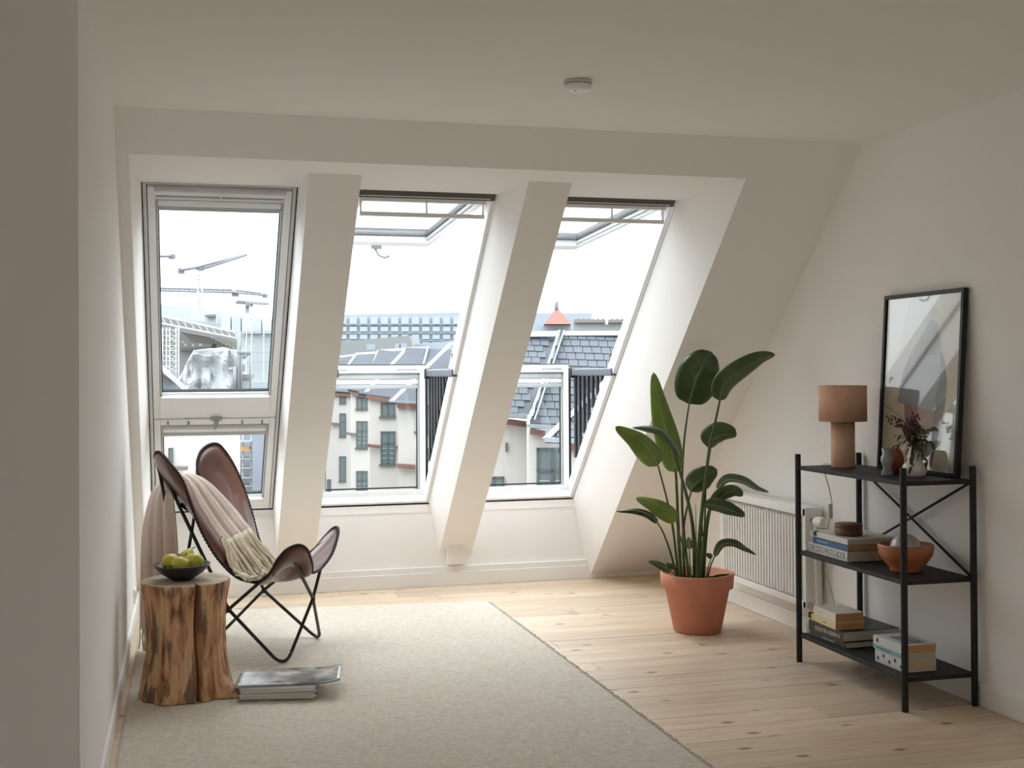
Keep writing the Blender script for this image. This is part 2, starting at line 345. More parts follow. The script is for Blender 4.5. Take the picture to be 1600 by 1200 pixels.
for wi, (x0, x1) in enumerate(WX):
    T = SLM.copy()
    nm = 'window_%d' % (wi+1)
    lab = ['closed two-part roof window beside the butterfly chair', 'opened balcony roof window in the middle with raised upper sash', 'opened balcony roof window on the right beside the plant'][wi]
    win = empty(nm, SL((x0+x1)/2, WBt), lab, 'roof window', kind='structure')
    FT = .022
    fr = MB()
    g = .004
    for (a, b, c_, d) in ((x0+g, WBt, x0+FT, WT), (x1-FT, WBt, x1-(g if wi == 0 else -.003), WT), (x0+FT, WBt, x1-FT, WBt+.02), (x0+FT, WT-.022, x1-FT, WT-.004)):
        fr.box((a, b, .012), (c_, d, .10), T)
    fo = fr.build('frame', FRAME, win, bevel=.002)
    if wi: MB().box((x0+.004, WT-.05, .008), (x1-.004, WT-.004, .012), T).build('head_gasket', mat('grey_head_seal', (88, 84, 80), .6), win)
    dk = MB()
    for (a, b, c_, d) in ((x0-.004, WBt-.004, x0+g, WT+.004), (x1-g, WBt-.004, x1+.004, WT+.004), (x0, WT-.004, x1, WT+.006))[:3 if wi == 0 else 1]:
        dk.box((a, b, .004), (c_, d, .11), T)
    dk.build('shadow_gap', GASK, win)
    a, b = x0+FT+.004, x1-FT-.004; wd = b-a; mid = 1.207; top = WT-.026
    hU = top-mid-.004; hL = mid-.004-(WBt+.024)
    if wi == 0:
        TU = T @ Matrix.Translation((a, mid+.004, .0)); TL = T @ Matrix.Translation((a, WBt+.024, .0))
        su = sash(win, TU, wd, hU, True); sl = sash(win, TL, wd, hL, False)
        hd = MB(); hd.box((wd/2-.03, -.004, -.022), (wd/2+.035, .012, .0), TU); hd.prism([I(TU, wd/2-.012, .006, -.02), I(TU, wd/2+.02, .006, -.02), I(TU, wd/2+.012, -.03, -.035), I(TU, wd/2-.004, -.045, -.04), I(TU, wd/2-.012, -.035, -.04)], (TU.to_3x3() @ V((0, 0, -.012))))
        hd.build('latch', STEEL, win, bevel=.003)
        MB().box((wd/2-.17, -.001, -.004), (wd/2-.03, .003, .0), TU).build('latch_rod', STEEL, win)
        handle_bar(win, TL, .075, .185, hL-.02); handle_bar(win, TL, wd-.185, wd-.075, hL-.02)
        TB = TU
        yb_ = hU-.012
        f = MB(); f.box((.03, yb_-.004, -.03), (wd-.03, yb_+.01, -.002), TU); f.box((.03, yb_-.034, -.03), (wd-.03, yb_-.026, -.018), TU)
        for xx in (.03, wd/2-.004, wd-.038): f.box((xx, yb_-.03, -.03), (xx+.008, yb_, -.018), TU)
        f.build('ventilation_flap', FRAME, win, bevel=.002)
    else:
        # upper sash swung out about the top edge until almost level
        piv = SL(a, top, .02); ang_open = -(A-radians(2.6))
        R = Matrix.Translation(piv) @ Matrix.Rotation(-ang_open, 4, 'X') @ Matrix.Translation(-piv)
        TU = R @ T @ Matrix.Translation((a, mid+.004, .0))
        su = sash(win, TU, wd, hU, True)
        hd = MB(); hd.box((wd/2-.035, .0, -.02), (wd/2+.03, .02, .0), TU); hd.tube([I(TU, wd/2-.01, .01, -.02), I(TU, wd/2+.01, .01, -.06), I(TU, wd/2+.05, .01, -.075), I(TU, wd/2+.075, .012, -.062)], .008, 8)
        hd.build('latch', STEEL, win)
        yb_ = hU-.01
        f = MB(); f.box((.0, yb_-.02, -.022), (wd-.02, yb_, -.004), TU); f.box((.0, yb_-.022, -.094), (wd-.03, yb_-.002, -.074), TU)
        for xx in (.0, wd/2, wd-.04): f.box((xx, yb_-.018, -.08), (xx+.008, yb_-.006, -.004), TU)
        f.build('ventilation_flap', FRAME, win, bevel=.002)
        # lower sash standing upright as balcony front
        hL2 = .875
        TL = Matrix(((1, 0, 0, a-.02), (0, 0, 1, 7.575), (0, 1, 0, .527), (0, 0, 0, 1)))
        sl = sash(win, TL, wd+.03, hL2, False)
        handle_bar(win, TL, .06, .175, hL2-.025); handle_bar(win, TL, wd-.145, wd-.03, hL2-.025)
        MB().box((-.012, -.02, .0), (wd+.045, -.004, .06), TL).build('sill_gasket', GASK, win)
        MB().box((wd+.031, -.01, .0), (wd+.045, hL2-.02, .05), TL).build('side_gasket', GASK, win)
        railing(win, x1-.012, 1); railing(win, x0+.012, -1)
# ------------------------------------------------------------------ outside
EXT_ALB = .47                                  # outdoor colours darkened to offset the extra bright sky that lights the room
def ext(name, px, D, th, m, parent, slope=0):
    """polygon given by measured directions at distance D (one value or one per point), with thickness th away from the room"""
    Ds = D if isinstance(D, (list, tuple)) else [D]*len(px)
    pts = [at(p[0], p[1], d) for p, d in zip(px, Ds)]
    return MB().prism(pts, fwd*th).build(name, m, parent)
def flat(mb, px, D, th):
    Ds = D if isinstance(D, (list, tuple)) else [D]*len(px)
    return mb.prism([at(p[0], p[1], d) for p, d in zip(px, Ds)], fwd*th)
RENDER_W = mat('white_render', (248, 240, 231), .9, .1, var=.03, vscale=.3)
SLATE = mat('slate_tile', (110, 116, 123), .7, .3, var=.12, vscale=1.5)
SLATED = mat('slate_far', (98, 104, 111), .75, .3, var=.1, vscale=.5)
CAP = mat('white_verge', (238, 240, 240), .6, .3)
BRICK = mat('red_brick_band', (170, 128, 116), .9, .1, var=.2, vscale=3)
BANDG = mat('grey_string_course', (148, 138, 134), .9, .1)
WFR = mat('facade_window_frame', (112, 120, 120), .6, .3)
WPANE = mat('facade_window_pane', (128, 142, 144), .25, .5)
WBAR = mat('facade_railing', (190, 205, 203), .5, .3)
EAVE = mat('zinc_gutter', (168, 178, 184), .5, .4)
ground = struct('ground', MB().box((-260, 12, -14.2), (260, 520, -14)), mat('asphalt', (120, 120, 118), .9), 'grey street level far below the windows', 'ground')
# blocks of the stepped white building opposite: (facade x0, x1, eave y0, y1, D, ridge polygon)
def facade_window(parent, x0, y0, x1, y1, D, tall=False, panes=2):
    d = D-.12
    f = MB(); t = (x1-x0)*.09
    for q in ((x0, y0, x1, y0+t), (x0, y1-t, x1, y1), (x0, y0, x0+t, y1), (x1-t, y0, x1, y1)):
        flat(f, [(q[0], q[1]), (q[2], q[1]), (q[2], q[3]), (q[0], q[3])], d, .12)
    if panes == 2:
        xm = (x0+x1)/2; flat(f, [(xm-t*.6, y0), (xm+t*.6, y0), (xm+t*.6, y1), (xm-t*.6, y1)], d, .12)
    if tall:
        ym = y0+(y1-y0)*.36; flat(f, [(x0, ym-t*.5), (x1, ym-t*.5), (x1, ym+t*.5), (x0, ym+t*.5)], d, .12)
    w_ = f.build('window', WFR, parent)
    ext('pane', [(x0, y0), (x1, y0), (x1, y1), (x0, y1)], D-.06, .05, WPANE, w_)
    e = (x1-x0)*.12
    ext('sill', [(x0-e, y1), (x1+e*.3, y1), (x1+e*.3, y1+t*1.2), (x0-e, y1+t*1.2)], D-.22, .22, WFR, w_)
    if tall:
        ya = y0+(y1-y0)*.50
        for i in range(3):
            yy = ya+(y1-ya)*i*.3
            for (xa, xb) in ((x0+t, (x0+x1)/2-t), ((x0+x1)/2+t, x1-t)): flat(MB(), [(xa, yy), (xb, yy), (xb, yy+t*.5), (xa, yy+t*.5)], d-.05, .03).build('balcony_rail', WBAR, w_)
def wall_(parent, x0, x1, ye0, ye1, D, deep=14):
    yb = 583+15.4*FPX/D
    ext('wall', [(x0, ye0), (x1, ye1), (x1, yb), (x0, yb)], D, deep, RENDER_W, parent)
def roof_(parent, eave, ridge, D, dd, m=SLATED, cap=True):
    """eave [(x,y),(x,y)] at D, ridge the same at D+dd"""
    a, b = [at(*p, D-.35) for p in eave]; c, d = [at(*p, D+dd) for p in ridge]
    d = c+(b-a).normalized()*(d-c).dot((b-a).normalized()); n = (b-a).cross(c-a).normalized()*.22
    return MB().prism([a, b, d, c], n if n.dot(fwd) > 0 else -n).build('roof', m, parent)
def strip(parent, name, p, q, Dp, Dq, wpx, m, th=.25):
    a, b = at(p[0], p[1], Dp), at(q[0], q[1], Dq); s = wpx/FPX
    return MB().prism([a, b, b+rt*s*Dq, a+rt*s*Dp], -fwd*th).build(name, m, parent)
def hstrip(parent, name, p, q, Dp, Dq, hpx, m, th=.25):
    a, b = at(p[0], p[1], Dp), at(q[0], q[1], Dq); s = hpx/FPX
    return MB().prism([a, b, b-upv*s*Dq, a-upv*s*Dp], -fwd*th).build(name, m, parent)
apt = empty('apartment_row', at(700, 760, 80), 'white apartment row with stepped slate roofs seen through the open windows', 'building')
# far to near
wall_(apt, 470, 552, 607, 613, 150)
roof_(apt, [(468, 607), (562, 614)], [(490, 558), (560, 553)], 150, 8)
hstrip(apt, 'brick_band', (470, 611), (552, 616), 149.9, 149.9, 4, BRICK, .3)
hstrip(apt, 'ridge_cap', (530, 556), (553, 553), 157, 157, 3, CAP)
facade_window(apt, 505, 614.5, 517, 627, 150); facade_window(apt, 530.5, 614, 540.5, 630, 150, panes=1)
facade_window(apt, 530.5, 646, 540.5, 682, 150, True, panes=1); facade_window(apt, 530, 713, 540.5, 752, 150, panes=1); facade_window(apt, 511, 749, 517, 772, 150, panes=1)
hstrip(apt, 'string_course', (518, 660), (530, 661), 149.8, 149.8, 4, BANDG, .3)
wall_(apt, 548, 585, 614, 621, 115)
roof_(apt, [(544, 608), (612, 622)], [(562, 553), (596, 547)], 115, 7)
strip(apt, 'verge_cap', (520, 600), (556, 552), 118, 124, 3.5, CAP); hstrip(apt, 'ridge_cap', (556, 551), (592, 549), 123, 123, 3.4, CAP)
hstrip(apt, 'brick_band', (550, 612.5), (586, 618), 114.9, 114.9, 5, BRICK, .3)
facade_window(apt, 556.7, 620.5, 574, 639, 115); facade_window(apt, 556.7, 658, 574, 700, 115, True); facade_window(apt, 556.7, 736, 574, 776, 115, True)
hstrip(apt, 'string_course', (541, 675), (556, 677), 114.8, 114.8, 4, BANDG, .3)
wall_(apt, 578, 628, 617, 627, 90)
roof_(apt, [(560, 614), (655, 627)], [(592, 546), (668, 540)], 90, 6)
strip(apt, 'verge_cap', (566, 612), (590, 547), 92, 97, 4, CAP); hstrip(apt, 'ridge_cap', (592, 546), (634, 543.5), 97, 97, 4, CAP)
hstrip(apt, 'brick_band', (573, 616.5), (612, 622.5), 89.9, 89.9, 6, BRICK, .3)
facade_window(apt, 594.7, 629.5, 617.5, 651, 90); facade_window(apt, 594.7, 674, 617.5, 726, 90, True)
hstrip(apt, 'string_course', (573, 693), (594, 695.5), 89.8, 89.8, 5, BRICK, .3); hstrip(apt, 'string_course', (617.5, 696.5), (626, 697), 89.8, 89.8, 5, BRICK, .3)
wall_(apt, 622, 760, 628, 634, 76)
roof_(apt, [(608, 626), (760, 633)], [(634, 543), (748, 537)], 76, 6)
strip(apt, 'verge_cap', (570, 611.5), (634, 543), 77.5, 83, 6, CAP); hstrip(apt, 'ridge_cap', (636, 542.5), (668, 542), 82.5, 82.5, 4, CAP)
strip(apt, 'roof_seam', (655, 590), (668, 541), 79, 82, 3, EAVE, .3)
strip(apt, 'verge_cap', (610, 625.5), (702, 536), 73, 80, 7, CAP); hstrip(apt, 'ridge_cap', (702, 536), (745, 533), 80, 80, 5, CAP)
hstrip(apt, 'brick_band', (621, 629), (700, 634), 75.9, 75.9, 8, BRICK, .3); hstrip(apt, 'gutter', (608, 625.5), (700, 630), 75.4, 75.4, 3, EAVE, .2)
hstrip(apt, 'string_course', (621, 724), (649, 726), 75.8, 75.8, 7, BRICK, .3)
facade_window(apt, 650.5, 643, 680, 674, 76); facade_window(apt, 650.5, 700, 682, 764, 76, True)
wall_(apt, 735, 832, 655, 668, 52, 22)
wall_(apt, 826, 905, 672, 680, 45, 20); wall_(apt, 884, 1080, 698, 704, 41, 20)
facade_window(apt, 757, 745, 787.5, 790, 52); facade_window(apt, 838.5, 700, 888, 800, 45, True); facade_window(apt, 790, 692, 793, 705, 52, panes=1)
# near roofs with single slates
def tiled_roof(eave, ridge, D, dd, rows, tw, clip=None):
    rf = roof_(apt, eave, ridge, D, dd, SLATED)
    a, b = [at(*p, D-.35) for p in eave]; c, d = [at(*p, D+dd) for p in ridge]
    hdir = (b-a).normalized(); d = c+hdir*(d-c).dot(hdir); n = (b-a).cross(c-a).normalized()
    if n.dot(fwd) > 0: n = -n
    proto = None
    for r in range(rows):
        t0, t1 = r/rows, (r+1)/rows
        L0, R0 = a.lerp(c, t0), b.lerp(d, t0); L1 = a.lerp(c, t1)
        updir = ((a.lerp(c, 1))-a); wd = (R0-L0).length; rowh = (c-a)/rows; perp = rowh-hdir*rowh.dot(hdir)
        k = int(wd/tw); off = (r % 2)*tw*.5
        for i in range(k):
            xx = i*tw+off
            if xx+tw > wd: break
            p = L0+hdir*xx+n*random.uniform(.02, .035)
            if proto is None:
                g = tw*.93; hgt = perp.length*1.06
                proto = MB().add([(0, 0, .0), (g, 0, .0), (g, hgt, -.02), (0, hgt, -.02), (0, 0, .04), (g, 0, .04), (g, hgt, .005), (0, hgt, .005)], [(0,3,2,1),(4,5,6,7),(0,1,5,4),(1,2,6,5),(2,3,7,6),(3,0,4,7)])
                o = proto.build('slate', SLATE, rf); proto = o
            else:
                o = proto.copy(); C.objects.link(o)
            Mx = Matrix((hdir, perp.normalized(), n)).transposed().to_4x4(); Mx.translation = p
            o.matrix_local = Mx if True else Mx
            o.location = p-root_loc(rf)
    return rf
tiled_roof([(780, 646), (824, 648)], [(815, 522), (872, 518)], 51, 4.2, 13, .40)
tiled_roof([(828, 663), (985, 668)], [(878, 521), (1010, 519)], 45, 4.0, 13, .37)
tiled_roof([(852, 684), (1010, 690)], [(945, 590), (1040, 588)], 41, 3.0, 8, .36)
hstrip(apt, 'ridge_cap', (800, 519), (874, 517), 55, 55, 8, CAP); hstrip(apt, 'ridge_cap', (880, 517.5), (1010, 517), 49, 49, 7, CAP)
strip(apt, 'roof_seam', (826, 655), (872, 516), 44.8, 49.2, 3.2, EAVE, .35); strip(apt, 'roof_seam', (834, 655), (880, 516), 44.6, 49.0, 2.2, EAVE, .3)
strip(apt, 'verge_cap', (848, 684), (948, 589), 40.6, 44.2, 10, CAP, .3)
hstrip(apt, 'gutter', (780, 645), (824, 647), 50.4, 50.4, 6, EAVE, .2); hstrip(apt, 'gutter', (824, 662), (905, 666), 44.4, 44.4, 6, EAVE, .2); hstrip(apt, 'gutter', (850, 683), (1010, 690), 40.3, 40.3, 7, EAVE, .2)
hstrip(apt, 'brick_band', (780, 652), (823, 658), 51.9, 51.9, 9, BRICK, .3); hstrip(apt, 'brick_band', (828, 669), (862, 674), 44.9, 44.9, 9, BRICK, .3); hstrip(apt, 'brick_band', (884, 692), (1000, 698), 40.9, 40.9, 12, BRICK, .3)
strip(apt, 'downpipe', (822, 662), (824, 648), 50.2, 50.2, 2.5, CAP, .15)
# distant office block with window grid
HZ1 = mat('hazed_blue_grey_facade', (192, 203, 211), .9, .1); HZ2 = mat('hazed_window', (204, 216, 223), .5, .3); HZ3 = mat('hazed_grey_band', (184, 195, 203), .9, .1)  # aerial haze of the distance is mixed into these pale colours
of = empty('office_block', at(640, 530, 260), 'distant blue grey office block with a grid of pale windows', 'building')
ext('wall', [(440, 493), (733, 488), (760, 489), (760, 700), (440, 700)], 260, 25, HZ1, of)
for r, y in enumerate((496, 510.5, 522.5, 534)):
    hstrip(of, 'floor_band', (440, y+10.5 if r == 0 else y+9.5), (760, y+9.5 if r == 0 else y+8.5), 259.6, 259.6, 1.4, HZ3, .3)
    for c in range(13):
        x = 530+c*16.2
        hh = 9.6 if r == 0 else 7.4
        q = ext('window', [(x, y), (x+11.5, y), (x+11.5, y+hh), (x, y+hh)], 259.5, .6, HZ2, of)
lb = empty('low_grey_building', at(600, 545, 200), 'long low grey brown building in front of the office block', 'building')
LG = mat('grey_brown_wall', (168, 172, 170), .9, .1, var=.06, vscale=.1)
ext('wall', [(470, 540), (575, 530), (640, 524.5), (646, 545), (646, 700), (470, 700)], 200, 20, LG, lb)
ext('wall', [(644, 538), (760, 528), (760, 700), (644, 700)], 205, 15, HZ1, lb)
for (x, y, ww, hh) in ((573, 537.5, 9, 9), (617, 537, 7, 8), (626, 536, 6, 8)): ext('roof_box', [(x, y), (x+ww, y), (x+ww, y+hh), (x, y+hh)], 170, 3, HZ3, lb)
tw_ = empty('roof_turret', at(871, 500, 110), 'small turret with a red tiled pyramid roof and grey finial', 'turret')
RED = mat('red_roof_tiles', (178, 130, 120), .9, .1)
c0 = at(870, 507, 112); s = 112/FPX
mb = MB(); b4 = [c0+rt*(dx*s)+fwd*dz for dx, dz in ((-20, -1.2), (22, -1.2), (22, 2), (-20, 2))]; t4 = [c0+rt*(dx*s)-upv*0+upv*(22*s)+fwd*dz for dx, dz in ((-4, .2), (5, .2), (5, .6), (-4, .6))]
mb.hexa(b4+t4); mb.build('pyramid_roof', RED, tw_)
MB().lathe([(.19, 0), (.19, .5), (.15, .7), (.15, .9), (.0, .95)], c0+upv*(21*s)+fwd*.4, 12).build('finial', mat('grey_finial', (150, 152, 154), .8), tw_)
ext('base_wall', [(835, 508), (892, 508), (892, 640), (835, 640)], 112.5, 4, HZ1, tw_)
bg_ = empty('flat_grey_building', at(880, 500, 230), 'pale blue grey building behind the red turret', 'building')
ext('wall', [(780, 489), (925, 489), (925, 660), (780, 660)], 240, 20, HZ1, bg_)
cg = empty('corrugated_roof_building', at(940, 500, 140), 'building edge with a wavy tiled roof line and white vent pipes', 'building')
pts = [(898+i*1.7, 498.5+1.0*math.sin(i*1.4)) for i in range(52)]+[(988, 504), (898, 504)]
ext('roof_edge', pts, 140, 4, mat('weathered_tiles', (158, 150, 142), .9), cg)
ext('wall', [(896, 504), (1010, 502), (1010, 640), (896, 640)], 140.5, 6, mat('grey_green_wall', (176, 182, 178), .9), cg)
ext('vent_pipe', [(947, 490), (951, 490), (950, 507), (946, 507)], 138, .4, CAP, cg); ext('vent_pipe', [(981, 492), (992, 492), (990, 506), (981, 506)], 138, 1, CAP, cg)

# --- left window view: cranes and scaffolded building
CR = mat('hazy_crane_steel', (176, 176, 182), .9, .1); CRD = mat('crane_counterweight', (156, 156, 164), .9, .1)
def lattice(mb, p, q, D, h0, h1, n, r):        # truss between two measured points, h in px
    P = [at(p[0]+(q[0]-p[0])*i/n, p[1]+(q[1]-p[1])*i/n, D) for i in range(n+1)]
    Q = [at(p[0]+(q[0]-p[0])*(i+.5)/n, p[1]+(q[1]-p[1])*(i+.5)/n-(h0+(h1-h0)*i/n), D) for i in range(n)]
    mb.tube([P[0], P[-1]], r*1.5, 4); mb.tube([Q[0], Q[-1]], r*1.2, 4)
    for i in range(n): mb.tube([P[i], Q[i], P[i+1]], r, 4)
c1 = empty('tower_crane', at(313, 470, 300), 'pale tower crane with jib rising to the right', 'crane')
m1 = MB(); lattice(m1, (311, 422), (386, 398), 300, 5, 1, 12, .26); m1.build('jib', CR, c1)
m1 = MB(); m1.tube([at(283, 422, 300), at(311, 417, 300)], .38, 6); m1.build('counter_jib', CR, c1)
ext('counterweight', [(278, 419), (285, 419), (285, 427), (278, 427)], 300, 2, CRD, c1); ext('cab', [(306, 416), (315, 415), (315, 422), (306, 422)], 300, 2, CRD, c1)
m1 = MB()
for xx in (309.5, 316): m1.tube([at(xx, 421, 300), at(xx, 680, 300)], .3, 4)
for i in range(22): y = 424+i*6; m1.tube([at(309.5, y, 300), at(316, y+6, 300), at(309.5, y+6, 300)], .2, 4)
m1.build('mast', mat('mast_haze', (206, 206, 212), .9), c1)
c2 = empty('tower_crane', at(370, 470, 340), 'long low tower crane with level jib above the wrapped building', 'crane')
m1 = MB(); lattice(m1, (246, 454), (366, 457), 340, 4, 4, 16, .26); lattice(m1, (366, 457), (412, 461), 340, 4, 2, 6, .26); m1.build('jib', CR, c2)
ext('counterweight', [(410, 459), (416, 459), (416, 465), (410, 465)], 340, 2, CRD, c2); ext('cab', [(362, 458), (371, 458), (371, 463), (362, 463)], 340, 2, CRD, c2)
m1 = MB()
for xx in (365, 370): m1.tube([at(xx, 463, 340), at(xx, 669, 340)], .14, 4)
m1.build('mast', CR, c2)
c3 = empty('tower_crane', at(262, 400, 320), 'crane end with counterweight at the left edge of the left window', 'crane')
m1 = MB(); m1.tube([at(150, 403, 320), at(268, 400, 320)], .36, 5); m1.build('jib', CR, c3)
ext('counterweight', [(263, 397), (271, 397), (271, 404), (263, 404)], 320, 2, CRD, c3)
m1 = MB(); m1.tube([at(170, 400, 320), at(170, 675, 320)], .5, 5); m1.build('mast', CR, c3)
c4 = empty('tower_crane', at(385, 475, 300), 'small grey crane head behind the wrapped building', 'crane')
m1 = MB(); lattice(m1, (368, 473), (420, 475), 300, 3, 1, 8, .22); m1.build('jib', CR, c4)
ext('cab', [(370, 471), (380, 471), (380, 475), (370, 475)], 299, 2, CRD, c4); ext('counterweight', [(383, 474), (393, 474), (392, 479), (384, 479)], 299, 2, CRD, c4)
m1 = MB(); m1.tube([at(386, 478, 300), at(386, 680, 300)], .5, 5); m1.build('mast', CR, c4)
# wrapped building
wr = empty('wrapped_building', at(330, 540, 120), 'large building wrapped in pale scaffold sheeting', 'building')
SH1 = mat('pale_sheeting', (236, 242, 244), .8, .2, var=.05, vscale=.2, bump=.4, bscale=1); SH2 = mat('pale_sheeting_blue', (222, 232, 237), .8, .2, var=.06, vscale=.2)
ext('sheet_panel', [(200, 470), (344, 487), (344, 700), (200, 700)], 130, 10, SH2, wr); ext('sheet_panel', [(344, 483), (440, 497), (470, 500), (470, 700), (344, 700)], 118, 10, SH1, wr)
for i in range(6): ext('sheet_panel', [(346+i*16, 493+i*1.5), (360+i*16, 494+i*1.5), (360+i*16, 521), (346+i*16, 521)], 117.5, .3, SH2 if i % 2 else SH1, wr)
ext('sheet_panel', [(298, 484), (338, 488), (338, 505), (298, 500)], 128, .6, SH1, wr); ext('hoist_platform', [(320, 492), (334, 491), (334, 495), (320, 495)], 127, 1, CRD, wr)
for y in (518, 533, 550, 566): hstrip(wr, 'ledger', (372, y), (470, y-1), 117, 117, 1.2, HZ1, .2)
for x in (385, 393, 412, 430): strip(wr, 'standard', (x, 640), (x, 500), 116.8, 116.8, 1.4, CAP, .2)
# roof beam with white lattice girder
gd = empty('girder_roof', at(310, 520, 75), 'grey temporary roof carried by a white lattice girder and scaffold tower', 'scaffold')
GR = mat('grey_underside', (160, 160, 156), .9); GR2 = mat('beige_timber', (202, 196, 180), .9); WHT = mat('white_aluminium', (236, 238, 238), .5)
ext('roof_beam', [(190, 478), (246, 491), (374, 520), (374, 531), (246, 505), (190, 493)], 75.5, 1.5, GR, gd)
ext('lower_beam', [(190, 500), (262, 505), (374, 528), (374, 534), (262, 514), (190, 506)], 75.2, 1, mat('grey_beam', (184, 186, 184), .9), gd)
m1 = MB(); lattice(m1, (236, 502), (372, 529), 74.8, 11, 8, 12, .055); m1.build('lattice', WHT, gd)
ext('dark_backing', [(190, 506), (262, 512), (374, 534), (374, 545), (330, 548), (280, 546), (190, 548)], 78, 1, mat('mottled_beige', (178, 176, 166), .9, var=.15, vscale=.4), gd)  # mottled beige sheet behind the girder
for i in range(7): hstrip(gd, 'timber', (284+i*3, 518+i*2.6), (332+i*5.5, 527+i*2.6), 77.5, 77.5, 1.5, GR2 if i % 2 == 0 else GR, .3)
ext('grey_wall', [(190, 545), (310, 544), (310, 640), (190, 640)], 77, 1, mat('grey_shed', (168, 174, 174), .9), gd)
ext('cross_beam', [(278, 544), (345, 541), (345, 544.5), (278, 548)], 76.4, .5, mat('beam_dark', (142, 146, 146), .9), gd)
for (x, y, s_) in ((284, 533, 3), (288, 537, 3.4), (300, 538, 3), (311, 537, 3.4), (331, 538, 6)): ext('crate', [(x, y), (x+s_, y), (x+s_, y+s_), (x, y+s_)], 76, .3, WHT if s_ < 5 else GASK, gd)
m1 = MB()
for x in (254, 260, 265, 275, 279): m1.tube([at(x, 512, 74), at(x, 640, 74)], .05, 5)
for i in range(13):
    y = 516+i*8
    m1.tube([at(260, y, 74), at(275, y+(8 if i % 2 else 0), 74)], .035, 4); m1.tube([at(254, y, 74), at(279, y, 74)], .03, 4); m1.tube([at(275, y, 74), at(265, y+8, 74)], .03, 4)
m1.build('scaffold_tower', WHT, gd)
# tarpaulin
tp = empty('tarpaulin', at(330, 580, 66), 'crumpled white tarpaulin wrapped over a roof structure', 'tarpaulin')
P = []
topl = [(280, 593), (290, 572), (302, 548), (330, 544.5), (345, 543), (360, 546), (374, 546), (380, 546)]
for r in range(15):
    row = []
    for c in range(22):
        u = c/21; t = r/14; k = u*7; i = min(int(k), 6); fx = k-i
        tx = topl[i][0]*(1-fx)+topl[i+1][0]*fx; ty = topl[i][1]*(1-fx)+topl[i+1][1]*fx
        x = tx*(1-t)+(278+u*108)*t; y = ty*(1-t)+625*t
        nz_ = noise.noise(V((x*.05, y*.03, 3)))*1.5+noise.noise(V((x*.13, y*.06, 8)))*.45
        row.append(at(x, y, 66+nz_))
    P.append(row)
MB().grid(P, sm=False).build('sheet', mat('tarp_white', (232, 236, 238), .55, .4, var=.05, vscale=.4), tp, solid=.1)
ps = empty('roof_clutter', at(375, 590, 60), 'grey poles and brackets standing beside the tarpaulin', 'scaffold')
mb = MB()
for (a, b, r) in (((373, 520), (373, 612), .09), ((367, 573), (367, 607), .13), ((357, 577), (366, 577), .1), ((371, 550), (392, 551), .12), ((380, 560), (386, 552), .1), ((306, 588), (306, 604), .05), ((377, 540), (377, 612), .05), ((391, 540), (391, 612), .05)): mb.tube([at(*a, 60), at(*b, 60)], r, 5)
mb.build('pole', mat('grey_tube', (160, 164, 168), .6), ps)
ext('chimney', [(376, 588), (390, 588), (390, 640), (376, 640)], 60.5, .6, mat('chimney_render', (222, 216, 212), .9), ps); ext('chimney_cap', [(375, 585), (392, 585), (392, 591), (375, 591)], 60.3, .8, GR, ps)
for (x, y) in ((312, 603), (298, 606), (358, 601)): ext('vent_hood', [(x, y+7), (x+3, y), (x+8, y), (x+9, y+8), (x, y+8)], 60, .4, GR, ps)
ext('orange_board', [(393, 609), (424, 609), (424, 612), (393, 612)], 58, .2, mat('orange_plank', (222, 170, 112), .8), ps)
ext('deck', [(392, 597), (440, 596), (440, 640), (392, 640)], 58.5, .5, HZ3, ps)
# neighbouring slate roof and facade in the lower left window
lr = empty('grey_roof_house', at(262, 640, 40), 'white house with grey roof and white verge at the left window', 'building')
ext('roof', [(120, 500), (250, 570), (300, 618), (300, 626), (120, 626)], [40, 40, 38, 38, 38], .4, SLATED, lr)
MB().prism([at(238, 562, 39.6), at(292, 611, 37.6), at(298, 611, 37.6), at(243, 560, 39.6)], -fwd*.3).build('verge_cap', CAP, lr)
ext('wall', [(100, 626), (287, 626), (287, 1400), (100, 1400)], 38.5, 8, RENDER_W, lr)
facade_window(lr, 263, 700, 269, 722, 38.5, panes=1)
hstrip(lr, 'string_course', (100, 728), (294, 728), 38.3, 38.3, 6, BANDG, .3)
nf = empty('netted_facade', at(360, 760, 55), 'scaffold with translucent netting and orange boards in front of a pale facade', 'scaffold')
ext('wall', [(280, 614), (470, 612), (470, 1300), (280, 1300)], 57, 6, mat('pale_grey_facade', (188, 198, 205), .9, var=.2, vscale=.35), nf)
for y in (690, 703, 716, 730, 745, 758, 772, 788): hstrip(nf, 'deck_board', (286, y), (470, y-4), 55.5, 55.5, 2.2, HZ3 if y != 703 else mat('orange_plank', (222, 170, 112), .8), .8)
for x in (300, 314, 338, 352, 366, 379, 392, 408, 424): strip(nf, 'standard', (x, 900), (x, 640), 55, 55, 1.8, CAP, .1)
ext('netting', [(394, 660), (440, 655), (440, 900), (394, 900)], 54.5, .1, mat('grey_net', (170, 178, 192), .9, var=.12, vscale=.6), nf)
ext('orange_board', [(375, 698), (390, 697), (390, 702), (375, 703)], 54.8, .2, mat('orange_plank', (222, 170, 112), .8), nf)

EXT_ALB = 1.0
